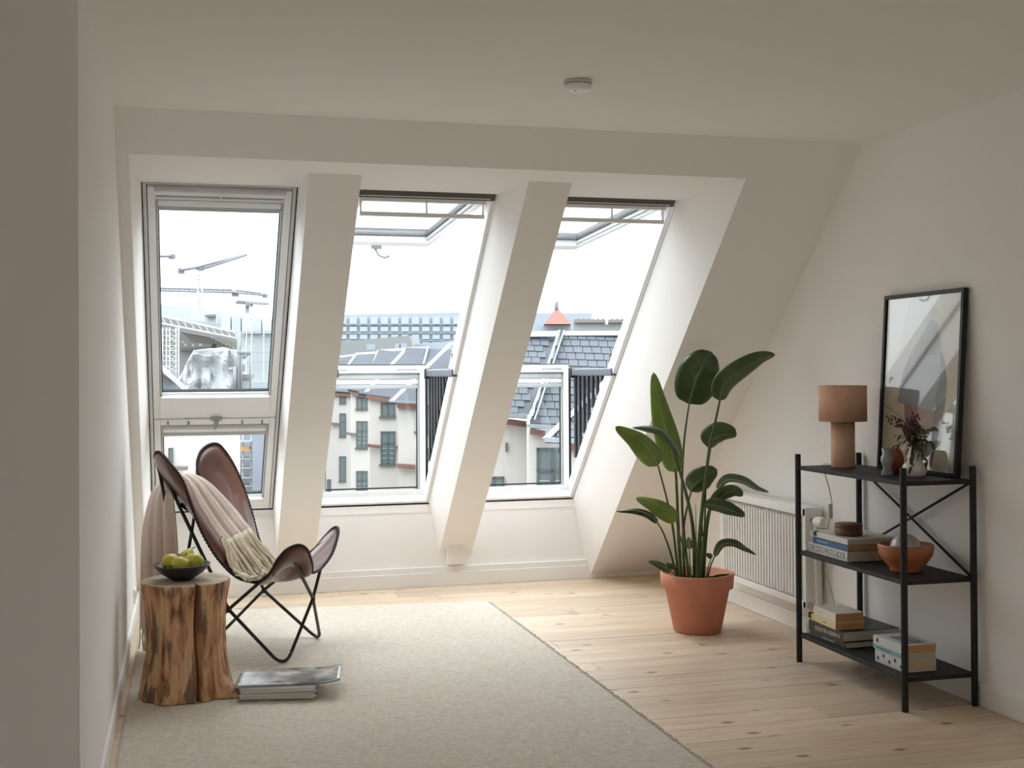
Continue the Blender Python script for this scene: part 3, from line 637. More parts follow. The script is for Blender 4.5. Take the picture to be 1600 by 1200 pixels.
# ------------------------------------------------------------------ rug
def rug():
    xa, xb, ya, yb = -.232, 1.72, 2.3, 6.90
    nx, ny = 250, 520; vs = []; fs = []
    for j in range(ny+1):
        for i in range(nx+1):
            u, v = i/nx, j/ny
            x = xa+(xb-xa)*u; y = ya+(yb-ya+.25*(1-u))*v
            e = min(u*nx, (nx-i), j, ny-j)
            if i == nx: x += noise.noise(V((y*28, 0, 4)))*.012
            if j == ny: y += noise.noise(V((x*28, 3, 4)))*.012
            z = .011+noise.noise(V((x*60, y*60, 0)))*.0028+noise.noise(V((x*14, y*30, 5)))*.0022+random.uniform(-.0008, .0008)
            if e < 1: z = .001
            vs.append((x, y, z))
    for j in range(ny):
        for i in range(nx):
            a = j*(nx+1)+i; fs.append((a, a+1, a+nx+2, a+nx+1))
    m = mat('cream_wool', (234, 225, 209), .95, .1, bump=.7, bscale=190, col2=(214, 203, 185), vscale=45, stretch=(1, 1.6, 1), sheen=.3)
    mb = MB(); mb.v = vs; mb.f = fs; mb.sm = [True]*len(fs)
    o = mb.build('rug', m, recalc=False); tag(o, 'cream wool rug with short nubby pile on the plank floor', 'rug')
    f = MB()                                   # short wool ends along the right and far edges
    for i in range(420):
        y = ya+(yb-ya)*i/420; L = random.uniform(.008, .022)
        f.tube([(xb-.006, y, .006), (xb+L*.6, y+random.uniform(-.006, .006), .008), (xb+L, y+random.uniform(-.01, .01), .003)], [.003, .0026, .0015], 4)
    for i in range(260):
        x = xa+(xb-xa)*i/260; yy = yb+.25*(1-i/260); L = random.uniform(.006, .02)
        f.tube([(x, yy-.006, .006), (x+random.uniform(-.006, .006), yy+L, .003)], [.003, .0015], 4)
    e = f.build('edge_tufts', m, o); e['kind'] = 'stuff'
rug()
# ------------------------------------------------------------------ tree stump
def stump():
    cx, cy, hh = .004, 5.282, .487
    root = empty('tree_stump', (cx, cy, 0), 'split barkless tree stump used as a side table on the rug', 'stump')
    n, m = 300, 40; P = []
    def rad(a, t, z):
        # a = angle, a=-pi/2 faces the camera side
        def g(c, w): d = (a-c+pi) % (2*pi)-pi; return math.exp(-(d/w)**2)
        r = .172-.018*math.sin(pi*min(1, t*1.05))**1.0+.006*g(-pi/2, 1)
        r += .012*(1-t)**2
        r += .085*g(-.55, .20)*max(0, 1-t*5.5)**1.5+.012*g(-.62, .5)*(1-t)**3
        r += .022*g(-2.05, .30)*max(0, 1-t*3.2)**1.0
        r += .010*g(-2.9, .35)*max(0, 1-t*2.2)+.009*math.sin(a*9+t*2)*(.35+.65*(1-t))*.6
        r += .012*g(-.1, .3)*(1-t)
        r += .008*t**8
        r += .007*noise.noise(V((cos(a)*4, sin(a)*4, t*1.2)))+.004*noise.noise(V((cos(a)*14, sin(a)*14, t*2.5)))+.0025*noise.noise(V((cos(a)*30, sin(a)*30, t*9)))
        ca = -1.30+.05*math.sin(t*7)*(1-t)
        d = (a-ca+pi) % (2*pi)-pi; r -= .09*math.exp(-(d/.034)**2)
        return r
    for j in range(m+1):
        t = j/m; z = .0155+t*(hh-.0155)
        P.append([V((cx+rad(2*pi*i/n-pi, t, z)*cos(2*pi*i/n-pi), cy+rad(2*pi*i/n-pi, t, z)*sin(2*pi*i/n-pi), z)) for i in range(n)])
    mm = bpy.data.materials.new('weathered_stump_side'); mm.use_nodes = True; nd = mm.node_tree; p = nd.nodes['Principled BSDF']
    t = nd.nodes.new('ShaderNodeTexCoord'); mp = nd.nodes.new('ShaderNodeMapping'); mp.inputs['Scale'].default_value = (1, 1, .16); nd.links.new(t.outputs['Object'], mp.inputs[0])
    n1 = nd.nodes.new('ShaderNodeTexNoise'); n1.inputs['Scale'].default_value = 26; n1.inputs['Detail'].default_value = 8; n1.inputs['Distortion'].default_value = .6; nd.links.new(mp.outputs[0], n1.inputs['Vector'])
    r1 = nd.nodes.new('ShaderNodeValToRGB'); e = r1.color_ramp.elements; e[0].position = .32; e[0].color = srgb(104, 68, 50); e[1].position = .56; e[1].color = srgb(214, 170, 128)
    q = r1.color_ramp.elements.new(.44); q.color = srgb(186, 134, 94); q = r1.color_ramp.elements.new(.75); q.color = srgb(184, 164, 140)
    nd.links.new(n1.outputs['Fac'], r1.inputs[0])
    mp2 = nd.nodes.new('ShaderNodeMapping'); mp2.inputs['Scale'].default_value = (1, 1, .22); nd.links.new(t.outputs['Object'], mp2.inputs[0])
    n2 = nd.nodes.new('ShaderNodeTexNoise'); n2.inputs['Scale'].default_value = 24; n2.inputs['Detail'].default_value = 6; nd.links.new(mp2.outputs[0], n2.inputs['Vector'])
    r2 = nd.nodes.new('ShaderNodeValToRGB'); r2.color_ramp.elements[0].position = .52; r2.color_ramp.elements[1].position = .60; nd.links.new(n2.outputs['Fac'], r2.inputs[0])
    mx = nd.nodes.new('ShaderNodeMixRGB'); mx.inputs[2].default_value = srgb(74, 56, 48); mlt = nd.nodes.new('ShaderNodeMath'); mlt.operation = 'MULTIPLY'; mlt.inputs[1].default_value = .75
    nd.links.new(r2.outputs[0], mlt.inputs[0]); nd.links.new(mlt.outputs[0], mx.inputs[0]); nd.links.new(r1.outputs[0], mx.inputs[1]); nd.links.new(mx.outputs[0], p.inputs['Base Color'])
    p.inputs['Roughness'].default_value = .6
    b = nd.nodes.new('ShaderNodeBump'); b.inputs['Strength'].default_value = .5; b.inputs['Distance'].default_value = .008; nd.links.new(n1.outputs['Fac'], b.inputs['Height']); nd.links.new(b.outputs[0], p.inputs['Normal'])
    mb = MB(); mb.grid(P, closed_u=True); mb.build('trunk', mm, root)
    top = MB(); rings = []
    for k, s in enumerate((1, .97, .8, .6, .4, .2, .02)):
        rings.append([V((cx+(v.x-cx)*s, cy+(v.y-cy)*s, hh+(.0 if k == 0 else .003))) for v in P[-1]])
    top.grid(rings, closed_u=True); top.build('sawn_top', mat('sawn_wood_grey', (196, 180, 158), .75, .25, col2=(168, 150, 128), vscale=14, bump=.3, bscale=60), root)
    # sawn stub low at the front left
    sd = V((cos(-2.05), sin(-2.05), 0)); c = V((cx, cy, .058))+sd*.166
    st = MB(); pr = []
    for i in range(14):
        a = 2*pi*i/14; side = V((-sd.y, sd.x, 0)); pr.append(c+side*.030*cos(a)*(1+.1*sin(3*a))+V((0, 0, .050*sin(a))))
    st.prism(pr, sd*.034); st.build('sawn_stub', mat('sawn_wood_stub', (170, 132, 96), .7, .3, var=.3, vscale=30), root, bevel=.006)
stump()
STZ = .490
# bowl and pears
BC = V((-.010, 5.275, STZ))
bw = MB(); bw.lathe([(.0, .0), (.045, .0), (.05, .006), (.085, .028), (.112, .056), (.118, .066), (.114, .067), (.106, .058), (.08, .034), (.045, .014), (.0, .011)], BC, 48)
tag(bw.build('bowl', mat('dark_brown_bowl', (52, 44, 40), .35, .5, var=.3, vscale=30)), 'shallow dark brown bowl of yellow pears on the tree stump', 'bowl')
PEAR = mat('yellow_pear', (214, 200, 80), .4, .45, col2=(186, 180, 66), vscale=22); PST = mat('pear_stalk', (60, 46, 28), .8)
def pear(c, d, r, lab):
    d = V(d).normalized(); q = V((0, 0, 1)).rotation_difference(d).to_matrix().to_4x4()
    T = Matrix.Translation(BC+V(c)) @ q
    mb = MB(); mb.lathe([(0, -.95*r), (.12*r, -.90*r), (.5*r, -.86*r), (.9*r, -.45*r), (1.0*r, .0), (.9*r, .42*r), (.66*r, .8*r), (.46*r, 1.1*r), (.3*r, 1.28*r), (.0, 1.33*r)], n=24, T=T)
    o = mb.build('pear', PEAR); tag(o, lab, 'pear', 'pears in the dark bowl')
    s = MB(); s.tube([T @ V((0, 0, 1.28*r)), T @ V((.004, 0, 1.55*r)), T @ V((.01, 0, 1.75*r))], .0022, 6); s.build('stalk', PST, o)
    e = MB(); e.lathe([(0, -.97*r), (.13*r, -.955*r), (.16*r, -.9*r)], n=10, T=T); e.build('blossom_end', PST, o)
pear((-.050, .012, .074), (.5, .6, .45), .034, 'yellow green pear at the left of the bowl')
pear((-.010, -.042, .068), (.92, .25, .12), .035, 'pear at the front of the bowl with its dark blossom end showing')
pear((.054, -.010, .072), (-.6, .55, .35), .037, 'largest pear at the right of the bowl')
pear((.018, .056, .080), (.3, .2, .5), .034, 'pear at the back of the bowl half hidden by the others')

# ------------------------------------------------------------------ butterfly chair
CO = V((.5565, 5.9295, 0)); CW = V((.397, .918, 0)); CF = V((.918, -.397, 0))
def cp(f, w_, z): return CO+CF*f+CW*w_+V((0, 0, z))
LEATH = mat('brown_leather', (112, 58, 34), .40, .45, col2=(82, 42, 27), vscale=5, bump=.12, bscale=120, coat=.2)
LEATHI = mat('dark_leather_edge', (46, 32, 27), .5, .4)
ROD = mat('black_steel_rod', (34, 34, 32), .4, .45)
def chair():
    root = empty('butterfly_chair', cp(-.28, 0, 0), 'brown leather butterfly chair with black steel rod frame on the rug', 'chair')
    zf = .0225
    tip = {'A': (-.600, -.318, .955), 'B': (-.612, .285, .955), 'C': (.045, -.315, .520), 'D': (.045, .275, .520)}
    ft = {'NF': (0, -.28, zf), 'FF': (0, .28, zf), 'NB': (-.56, -.28, zf), 'FB': (-.56, .28, zf)}
    X = {'n': (-.285, -.242, .25), 'f': (-.295, .262, .25), 'fr': (.045, .01, .262), 'b': (-.62, 0, .30)}
    def bend(pre, c, post, r=.05, n=8):        # rounded corner
        pre, c, post = V(pre), V(c), V(post); a = c+(pre-c).normalized()*r; b = c+(post-c).normalized()*r
        return [a.lerp(c, t).lerp(c.lerp(b, t), t) for t in [i/n for i in range(n+1)]]
    def rod(f1, x1, t, x2, f2, name='frame_rod'):
        """from foot f1 through crossing x1 over top t and crossing x2 to foot f2"""
        F1, X1, T_, X2, F2 = [cp(*q) for q in (ft[f1], X[x1], tip[t], X[x2], ft[f2])]
        # slide the rods apart at the crossing so they touch side by side
        dn = V((0, 0, -.033)); F1 = F1+dn; F2 = F2+dn
        pts = [F1+(X1-F1).normalized()*.09]+bend(F1, X1, T_, .03, 4)+bend(X1, T_, X2, .07, 8)+bend(T_, X2, F2, .03, 4)+[F2+(X2-F2).normalized()*.09]
        mb = MB(); mb.tube(pts, .0082, 10); return mb.build(name, ROD, root)
    rod('NF', 'n', 'A', 'b', 'FB'); rod('FF', 'f', 'B', 'b', 'NB')
    rod('NB', 'n', 'C', 'fr', 'FF'); rod('FB', 'f', 'D', 'fr', 'NF')
    # floor bends: short bent pieces that close each corner
    nb = {'NF': ('n', 'fr'), 'FF': ('f', 'fr'), 'NB': ('n', 'b'), 'FB': ('f', 'b')}
    for k in ft:
        c = cp(*ft[k])+V((0, 0, -.033)); a = cp(*X[nb[k][0]]); b = cp(*X[nb[k][1]])
        mb = MB(); mb.tube(bend(a, c, b, .0905, 12), .0082, 10); mb.build('foot_bend', ROD, root)
    for k in X:
        mb = MB(); c = cp(*X[k]); mb.lathe([(.011, -.014), (.011, .014)], c, 10); mb.build('joint_bolt', ROD, root)
    # leather sling
    NA = [(-.535, -.05, .805), (-.565, -.12, .835), (-.62, -.17, .89), (-.64, -.24, .95), (-.61, -.31, .985), (-.56, -.37, .99), (-.49, -.43, .95), (-.415, -.455, .87), (-.38, -.445, .76), (-.35, -.395, .63), (-.305, -.32, .50), (-.235, -.275, .41)]
    FC = [(-.15, -.265, .385), (-.09, -.285, .405), (-.04, -.325, .455), (.0, -.36, .51), (.045, -.365, .555), (.085, -.325, .568), (.105, -.26, .535), (.10, -.18, .46), (.075, -.09, .405)]
    FD = [(f, -w_-.03, z) for f, w_, z in FC[::-1]][:-2]+[(-.10, .26, .40), (-.17, .26, .385)]
    FB_ = [(-.27, .275, .41), (-.34, .32, .50), (-.40, .38, .63), (-.46, .42, .76), (-.51, .42, .87), (-.55, .39, .95), (-.575, .345, .99), (-.60, .28, .985), (-.615, .22, .95), (-.61, .17, .89), (-.565, .12, .825), (-.535, .05, .805)]
    Bn = NA+FC+FD+FB_
    Bn = [cp(*q) for q in Bn]
    n0 = len(Bn); S = 4; bd = []
    for i in range(n0):
        p0, p1, p2, p3 = Bn[i-1], Bn[i], Bn[(i+1) % n0], Bn[(i+2) % n0]
        for k in range(S):
            t = k/S; bd.append(.5*((2*p1)+(p2-p0)*t+(2*p0-5*p1+4*p2-p3)*t*t+(3*p1-p0-3*p2+p3)*t**3))
    ctr = cp(-.17, 0, .345)
    def surf(r, p):
        q = p-ctr; d = V((q.x, q.y, 0)); zz = q.z
        sag = .0
        return ctr+d*r+V((0, 0, zz*(r**1.55)-.02*math.sin(pi*r)*(0.5)))
    R = [.001, .08, .18, .3, .42, .54, .66, .78, .88, .95, 1.0]
    P = [[surf(r, p) for p in bd] for r in R]
    mb = MB(); mb.grid(P, closed_u=True)
    o = mb.build('leather_sling', LEATH, root, solid=.004)
    # whip-stitched edge binding
    e = MB(); m = []
    for i, p in enumerate(bd):
        nx = bd[(i+1) % len(bd)]
        for k in range(6): m.append(p.lerp(nx, k/6))
    e.tube(m, [.0062 if i % 3 else .0094 for i in range(len(m))], 6, closed=True); e.build('stitched_edge', LEATHI, o)
    # pockets over the four rod tips, on the outside
    up_in = ctr+V((0, 0, .55))+CF*.25
    def lobe(i0, i1, dep, nm='tip_pocket'):
        idx = list(range(i0*S, i1*S+1)); rows = []
        for r, o_ in ((1.0, .002), (.975, .018), (.93, .026), (.87, .026), (.81, .022), (dep, .018)):
            row = []
            for k, i in enumerate(idx):
                p = surf(r, bd[i % len(bd)]); a_ = surf(r-.02, bd[i % len(bd)]); b_ = surf(r, bd[(i+1) % len(bd)])
                nn = (a_-p).cross(b_-p).normalized()
                if nn.dot(up_in-p) > 0: nn = -nn
                e_ = math.sin(pi*k/(len(idx)-1))**.4
                row.append(p+nn*(o_*e_+.001))
            rows.append(row)
        g = MB(); g.grid(rows); g.build(nm, LEATH, o, solid=.003)
    lobe(1, 9, .76); lobe(14, 20, .72); lobe(23, 29, .72); lobe(34, 43, .76)
    # seams across the seat
    for ff in (.60, .36):
        s = MB(); ia = 11*S+2; ib = len(bd)-ia
        a = bd[ia]; b = bd[ib]
        pts = [surf(ff, bd[i]) for i in range(9*S, 31*S)]
    s = MB()
    for sh in (0, .022):
        pts = []
        for k in range(15):
            t = k/14; w_ = -.25+.5*t; f = -.10+sh
            # nearest surface height by sampling the polar grid
            tgt = cp(f, w_, 0); best = min((( (q.x-tgt.x)**2+(q.y-tgt.y)**2), q.z) for row in P for q in row)
            pts.append(V((tgt.x, tgt.y, best[1]+.006)))
        zs = [p.z for p in pts]; pts = [V((p.x, p.y, sum(zs[max(0, i-2):i+3])/len(zs[max(0, i-2):i+3]))) for i, p in enumerate(pts)]
        s = MB(); s.tube(pts, .0022, 5); s.build('seat_seam', LEATHI, o)
    return P, bd, surf
CP_, CBD, CSURF = chair()
# ------------------------------------------------------------------ throw blanket
def blanket():
    WOOL = mat('dusty_pink_wool', (232, 212, 200), .95, .1, bump=.5, bscale=260, var=.08, vscale=30, sheen=.4, stretch=(1, 1, .3))
    FR = mat('cream_fringe', (234, 222, 198), .95, .1, bump=.4, bscale=300, var=.12, vscale=50)
    # centre line (f, w, z, half width vector (f,w,z)) from the front cloth end, over the back, down behind
    rows = [(-.325, -.095, .565, (.045, .12, .03)), (-.355, -.098, .60, (.045, .12, .03)), (-.385, -.10, .64, (.04, .13, .03)), (-.445, -.12, .735, (.03, .125, .02)), (-.50, -.135, .82, (.01, .11, .01)),
            (-.555, -.15, .853, (-.03, .10, .0)), (-.60, -.16, .835, (-.07, .10, 0)), (-.635, -.165, .76, (-.10, .09, 0)), (-.648, -.165, .62, (-.12, .075, 0)), (-.65, -.165, .46, (-.125, .07, 0)), (-.65, -.165, .28, (-.125, .07, 0)), (-.65, -.165, .12, (-.125, .07, 0))]
    cs = smooth_path([r[:3] for r in rows], 5); hs = smooth_path([r[3] for r in rows], 5)
    P = []; n = 44
    for j, (c, h) in enumerate(zip(cs, hs)):
        row = []; t = j/(len(cs)-1)
        tang = (cs[min(j+1, len(cs)-1)]-cs[max(j-1, 0)]).normalized(); nrm = tang.cross(V(h)).normalized()
        if t < .45 and nrm.z < 0: nrm = -nrm
        if t >= .45 and nrm.x > 0: nrm = -nrm
        for i in range(n+1):
            u = i/n*2-1
            amp = .005+.020*max(0, t-.45)*1.8
            fold = amp*(math.sin(u*11+t*1.5)+.5*math.sin(u*23+2+t*2))+.01*(1-u*u)
            lift = .012
            q = V(c)+V(h)*u+nrm*(fold+lift)
            row.append(cp(*q))
        P.append(row)
    o = MB().grid(P).build('throw_blanket', WOOL, solid=.006); tag(o, 'dusty pink wool throw with cream fringe hung over the chair back', 'blanket')
    fr = MB()
    e = P[0]
    for i in range(120):
        u = i/119; k = u*n; a = int(min(k, n-1)); p = e[a].lerp(e[a+1], k-a)
        layer = i % 3
        L = random.uniform(.20, .37); dirf = CF*(.62)+V((0, 0, -.62))+CW*random.uniform(-.18, .10)
        pts = [p+V((0, 0, .0)), ]
        z0 = p.z
        for s in range(1, 7):
            q = p+CF*(L*s/6*.80)+CW*((-.02+random.uniform(-.02, .02)*s/2)+(u-.5)*.02*s)
            loc = q-CO; f = loc.dot(CF); w_ = loc.dot(CW)
            best = min(((qq.x-q.x)**2+(qq.y-q.y)**2, qq.z) for row in CP_[2:] for qq in row[::2])
            q.z = max(best[1]+.012+layer*.006, z0-.34*s/6)
            pts.append(q)
        pts = smooth_path(pts, 2)
        fr.tube(pts, [.0042+.0012*math.sin(kk*1.9+i) for kk in range(len(pts))], 5)
    f_ = fr.build('fringe', FR, o); f_['kind'] = 'stuff'; f_['label'] = 'cream twisted fringe strands'
    fb = MB(); e = P[-1]
    for i in range(50):
        k = i/49*n; a = int(min(k, n-1)); p = e[a].lerp(e[a+1], k-a)
        fb.tube([p, p+V((random.uniform(-.005, .005), random.uniform(-.005, .005), -.04)), p+V((random.uniform(-.008, .008), random.uniform(-.008, .008), -.095))], .0035, 5)
    f_ = fb.build('fringe', FR, o); f_['kind'] = 'stuff'; f_['label'] = 'cream fringe strands at the rear hem'
blanket()
# ------------------------------------------------------------------ magazines
def magazines():
    cols = [(150, 146, 140), (176, 170, 162), (120, 118, 116), (190, 186, 178), (140, 136, 132), (168, 166, 164), (96, 98, 102)]
    names = ['lowest', 'second lowest', 'third from the bottom', 'middle', 'third from the top', 'second from the top']
    z = .015
    PAGE = mat('magazine_pages', (222, 218, 212), .5, .4)
    def mag(cx, cy, z, w_, d, h, rot, lab, cm):
        T = Matrix.Translation((cx, cy, z)) @ Matrix.Rotation(rot, 4, 'Z')
        root = empty('magazine', (cx, cy, z), lab, 'magazine', 'magazines piled on the rug')
        MB().box((-w_/2+.002, -d/2+.002, .0006), (w_/2-.002, d/2-.002, h-.0006), T).build('pages', PAGE, root)
        c = MB(); c.box((-w_/2, -d/2, h-.0006), (w_/2, d/2, h), T); c.box((-w_/2, -d/2, 0), (w_/2, d/2, .0006), T); c.box((-w_/2, -d/2, 0), (-w_/2+.0008, d/2, h), T)
        c.build('cover', cm, root); return root
    h = .0088
    for i in range(6):
        cm = mat('magazine_cover_%s' % 'abcdef'[i], cols[i], .3, .5)
        mag(.388+random.uniform(-.006, .006), 5.165+random.uniform(-.006, .006), z, .31, .245, h, radians(-11+random.uniform(-2, 2)), '%s magazine of the pile beside the stump' % names[i], cm); z += h
    # glossy top magazine with a grey picture cover, curled up at the right
    root = empty('magazine', (.41, 5.17, z), 'topmost glossy magazine with grey photo cover curling at its right edge', 'magazine', 'magazines piled on the rug')
    T = Matrix.Translation((.43, 5.19, z+.001)) @ Matrix.Rotation(radians(-9), 4, 'Z')
    def sheet(z0, W, D): return [[T @ V((-W/2+W*i/24, -D/2+D*j/6, z0+.014*max(0, (i/24-.72)/.28)**2+.004*math.sin(i/24*pi)*0)) for i in range(25)] for j in range(7)]
    m = bpy.data.materials.new('glossy_photo_cover'); m.use_nodes = True; n = m.node_tree; p = n.nodes['Principled BSDF']
    t = n.nodes.new('ShaderNodeTexCoord'); nz = n.nodes.new('ShaderNodeTexNoise'); nz.inputs['Scale'].default_value = 9; nz.inputs['Detail'].default_value = 7
    r = n.nodes.new('ShaderNodeValToRGB'); e = r.color_ramp.elements; e[0].position = .35; e[0].color = srgb(84, 86, 88); e[1].position = .62; e[1].color = srgb(188, 188, 184)
    q = e.new(.5); q.color = srgb(140, 140, 138)
    n.links.new(t.outputs['Object'], nz.inputs['Vector']); n.links.new(nz.outputs['Fac'], r.inputs[0]); n.links.new(r.outputs[0], p.inputs['Base Color']); p.inputs['Roughness'].default_value = .18
    MB().grid(sheet(.004, .43, .29)).build('cover', m, root, solid=.0006)
    MB().grid(sheet(.0015, .425, .286)).build('pages', PAGE, root, solid=.003, off=0)
magazines()
# ------------------------------------------------------------------ potted plant
PCN = V((2.585, 5.845, 0))
def plant():
    root = empty('potted_plant', PCN, 'tall green bird of paradise plant in a terracotta pot by the radiator', 'plant')
    TC = mat('terracotta', (206, 140, 114), .85, .2, var=.1, vscale=12, bump=.08, bscale=80)
    pot = MB(); pot.lathe([(.0, .0), (.118, .0), (.124, .006), (.168, .225), (.186, .228), (.192, .300), (.186, .304), (.176, .303), (.170, .27)], PCN, 64)
    p_ = pot.build('terracotta_pot', TC, root)
    so = MB(); so.lathe([(.171, .262), (.14, .268), (.09, .272), (.04, .27), (0, .271)], PCN, 40); so.build('soil', mat('potting_soil', (48, 38, 30), .95, .1, bump=1, bscale=120, var=.4, vscale=60), root)
    D0 = (PCN-CAM).dot(fwd)
    G1 = ('deep_green_leaf', (66, 88, 44), (44, 66, 34)); G2 = ('fresh_green_leaf', (122, 146, 58), (96, 124, 48)); G3 = ('blue_green_leaf', (94, 112, 96), (66, 88, 70))
    def lm(g): return mat(g[0], g[1], .32, .5, col2=g[2], vscale=7, bump=.12, bscale=18, coat=.25)
    RIB = mat('pale_midrib', (150, 164, 92), .5); STM = mat('leaf_stalk', (88, 104, 56), .5, .4, col2=(64, 80, 42), vscale=9)
    def leaf(pts, wid, g, dd=(0, 0, 0), tilt=.3, fold=.25, prof='oval', wave=.0, lab=None):
        """pts base, mid, tip as measured directions; wid half widths (left, right) in the same unit"""
        D = [D0+q for q in dd]
        sp = smooth_path([at(p[0], p[1], d) for p, d in zip(pts, D)], 8); n = len(sp)-1
        rows = []; m = 8
        for j, c in enumerate(sp):
            t = j/n; tg = (sp[min(j+1, n)]-sp[max(j-1, 0)]).normalized(); view = (c-CAM).normalized()
            side = view.cross(tg).normalized()
            side = (side*cos(tilt)+view*sin(tilt)).normalized(); nr = tg.cross(side).normalized()
            if prof == 'oval': wf = (math.sin(pi*min(1, t**.62))**.62) if 0 < t < 1 else .04
            elif prof == 'wide': wf = (math.sin(pi*min(1, t**.8))**.45) if 0 < t < 1 else .05
            else: wf = (math.sin(pi*t**.75)**.8) if 0 < t < 1 else .04
            row = []
            for i in range(m+1):
                u = i/m*2-1; W = wid[0 if u < 0 else 1]/FPX*D0*wf*abs(u)*(1 if u > 0 else -1)
                q = c+side*W*cos(fold*abs(u))+nr*(abs(W)*math.sin(fold))*(1)+nr*wave*math.sin(t*15+u*2)*abs(u)
                row.append(q)
            rows.append(row)
        o = MB().grid(rows).build('leaf', lm(g), root, solid=.0012)
        if lab: o['label'] = lab
        r = MB(); r.tube([q+(CAM-q).normalized()*.0022 for q in sp], [.0028*(1-.75*k/n)+.0004 for k in range(n+1)], 5); r.build('midrib', RIB if g is not G1 else mat('green_midrib', (112, 130, 72), .5), o)
    def stem(pts, r0, r1, dd=None):
        dd = dd or [0]*len(pts); sp = smooth_path([at(p[0], p[1], D0+d) for p, d in zip(pts, dd)], 6); n = len(sp)
        MB().tube(sp, [r0+(r1-r0)*k/(n-1) for k in range(n)], 8).build('stalk', STM, root)
    # stalks from the soil to each leaf base
    stem([(1077, 908), (1066, 800), (1068, 700), (1077, 629)], .009, .0045, (0, .03, .06, .08))
    stem([(1090, 908), (1094, 830), (1106, 720), (1125, 624)], .014, .0055, (-.03, -.05, -.07, -.08))
    stem([(1064, 906), (1060, 830), (1056, 740), (1050, 700)], .011, .005, (-.02, -.02, -.02, -.02))
    stem([(1060, 906), (1052, 830), (1042, 780), (1028, 727)], .008, .004, (0, -.02, -.06, -.1))
    stem([(1086, 908), (1082, 820), (1066, 750), (1048, 696), (1030, 676)], .012, .0045, (0, -.05, -.05, -.05, -.08))
    stem([(1096, 906), (1101, 820), (1103, 740), (1107, 700)], .007, .004, (.06, .06, .05, .05))
    stem([(1070, 906), (1067, 840), (1072, 800), (1080, 768)], .009, .004, (.03, .03, .04, .04))
    stem([(1099, 906), (1103, 840), (1110, 795), (1123, 763)], .010, .005, (-.03, -.04, -.05, -.06))
    stem([(1093, 906), (1098, 850), (1107, 800), (1112, 790)], .009, .005, (-.06, -.06, -.06, -.06))
    stem([(1080, 908), (1072, 870), (1062, 836), (1057, 815)], .006, .0035, (-.06, -.06, -.06, -.06))
    stem([(1058, 906), (1048, 865), (1036, 832), (1026, 815)], .007, .0035, (-.08, -.09, -.1, -.1))
    stem([(1106, 904), (1110, 885), (1117, 868)], .005, .003, (-.08, -.09, -.1)); stem([(1062, 908), (1056, 900), (1048, 893)], .005, .003, (-.1, -.12, -.13))
    stem([(1080, 906), (1078, 880), (1077, 857)], .005, .003, (-.08, -.08, -.08)); stem([(1104, 904), (1106, 888), (1112, 870)], .005, .002, (-.02, 0, 0))
    stem([(1089, 908), (1088, 860), (1087, 788)], .007, .001, (-.1, -.1, -.1)); stem([(1066, 907), (1062, 860), (1060, 810)], .007, .003, (.05, .05, .05))
    leaf([(1076, 631), (1086, 598), (1098, 570), (1110, 549)], (33, 38), G1, (.08, .06, .07, .12), .15, .22, 'wide', .002, 'round glossy dark leaf at the top')
    leaf([(1124, 626), (1132, 600), (1158, 578), (1188, 560), (1211, 554)], (19, 20), G1, (-.08, -.1, -.1, -.08, -.04), .35, .45, 'oval', .001)
    leaf([(1057, 738), (1046, 690), (1033, 640), (1021, 582)], (21, 19), G2, (-.02, -.05, -.04, .0), .2, .3, 'oval', .001, 'light green upright leaf')
    leaf([(1028, 728), (1016, 706), (995, 685), (962, 667)], (22, 17), G2, (-.1, -.16, -.2, -.22), .25, .35, 'oval', .002)
    leaf([(1062, 712), (1050, 690), (1032, 672), (1004, 667), (988, 668)], (10, 9), G3, (-.05, -.1, -.12, -.1, -.08), .7, .5, 'oval', .001)
    leaf([(1107, 700), (1114, 688), (1128, 680), (1151, 679)], (24, 14), G1, (.05, .02, .0, -.02), .3, .5, 'wide', .003)
    leaf([(1079, 768), (1088, 755), (1102, 744), (1120, 733)], (20, 22), G1, (.04, .0, -.02, .0), .2, .4, 'wide', .001)
    leaf([(1121, 765), (1136, 750), (1160, 752), (1182, 764), (1201, 769)], (9, 9), G3, (-.06, -.1, -.12, -.12, -.1), .6, .5, 'oval', .001)
    leaf([(1112, 790), (1128, 775), (1146, 769), (1161, 774)], (13, 10), G1, (.0, -.03, -.05, -.04), .3, .4, 'wide', .001)
    leaf([(1102, 788), (1120, 790), (1142, 797), (1164, 806)], (12, 12), G1, (-.08, -.1, -.12, -.1), .3, .4, 'wide', .003)
    leaf([(1057, 815), (1044, 800), (1022, 787), (994, 778)], (17, 13), G2, (-.06, -.1, -.12, -.12), .3, .35, 'oval', .001)
    leaf([(1028, 817), (1014, 804), (992, 798), (963, 799)], (7, 8), G1, (-.1, -.14, -.17, -.18), .6, .4, 'oval', .001)
    leaf([(1117, 870), (1128, 852), (1146, 850), (1162, 858), (1181, 867)], (8, 8), G1, (-.1, -.13, -.15, -.16, -.16), .5, .5, 'oval', .001)
    leaf([(1049, 893), (1038, 886), (1026, 880), (1013, 877)], (7, 6), G1, (-.13, -.15, -.17, -.18), .4, .4)
    leaf([(1060, 888), (1050, 884), (1041, 880)], (5, 4), G1, (-.05, -.08, -.1), .4, .4)
    leaf([(1078, 858), (1077, 848), (1076, 839)], (6, 6), G3, (-.08, -.09, -.08), .3, .3)
    leaf([(1112, 872), (1108, 868), (1102, 866)], (4, 5), G1, (0, 0, 0), .3, .3); leaf([(1112, 904), (1128, 901), (1143, 898)], (5, 4), G1, (-.02, -.03, -.02), .8, .3)
    leaf([(1100, 838), (1096, 830), (1098, 822)], (4, 3), G1, (0, 0, 0), .3, .3)
plant()
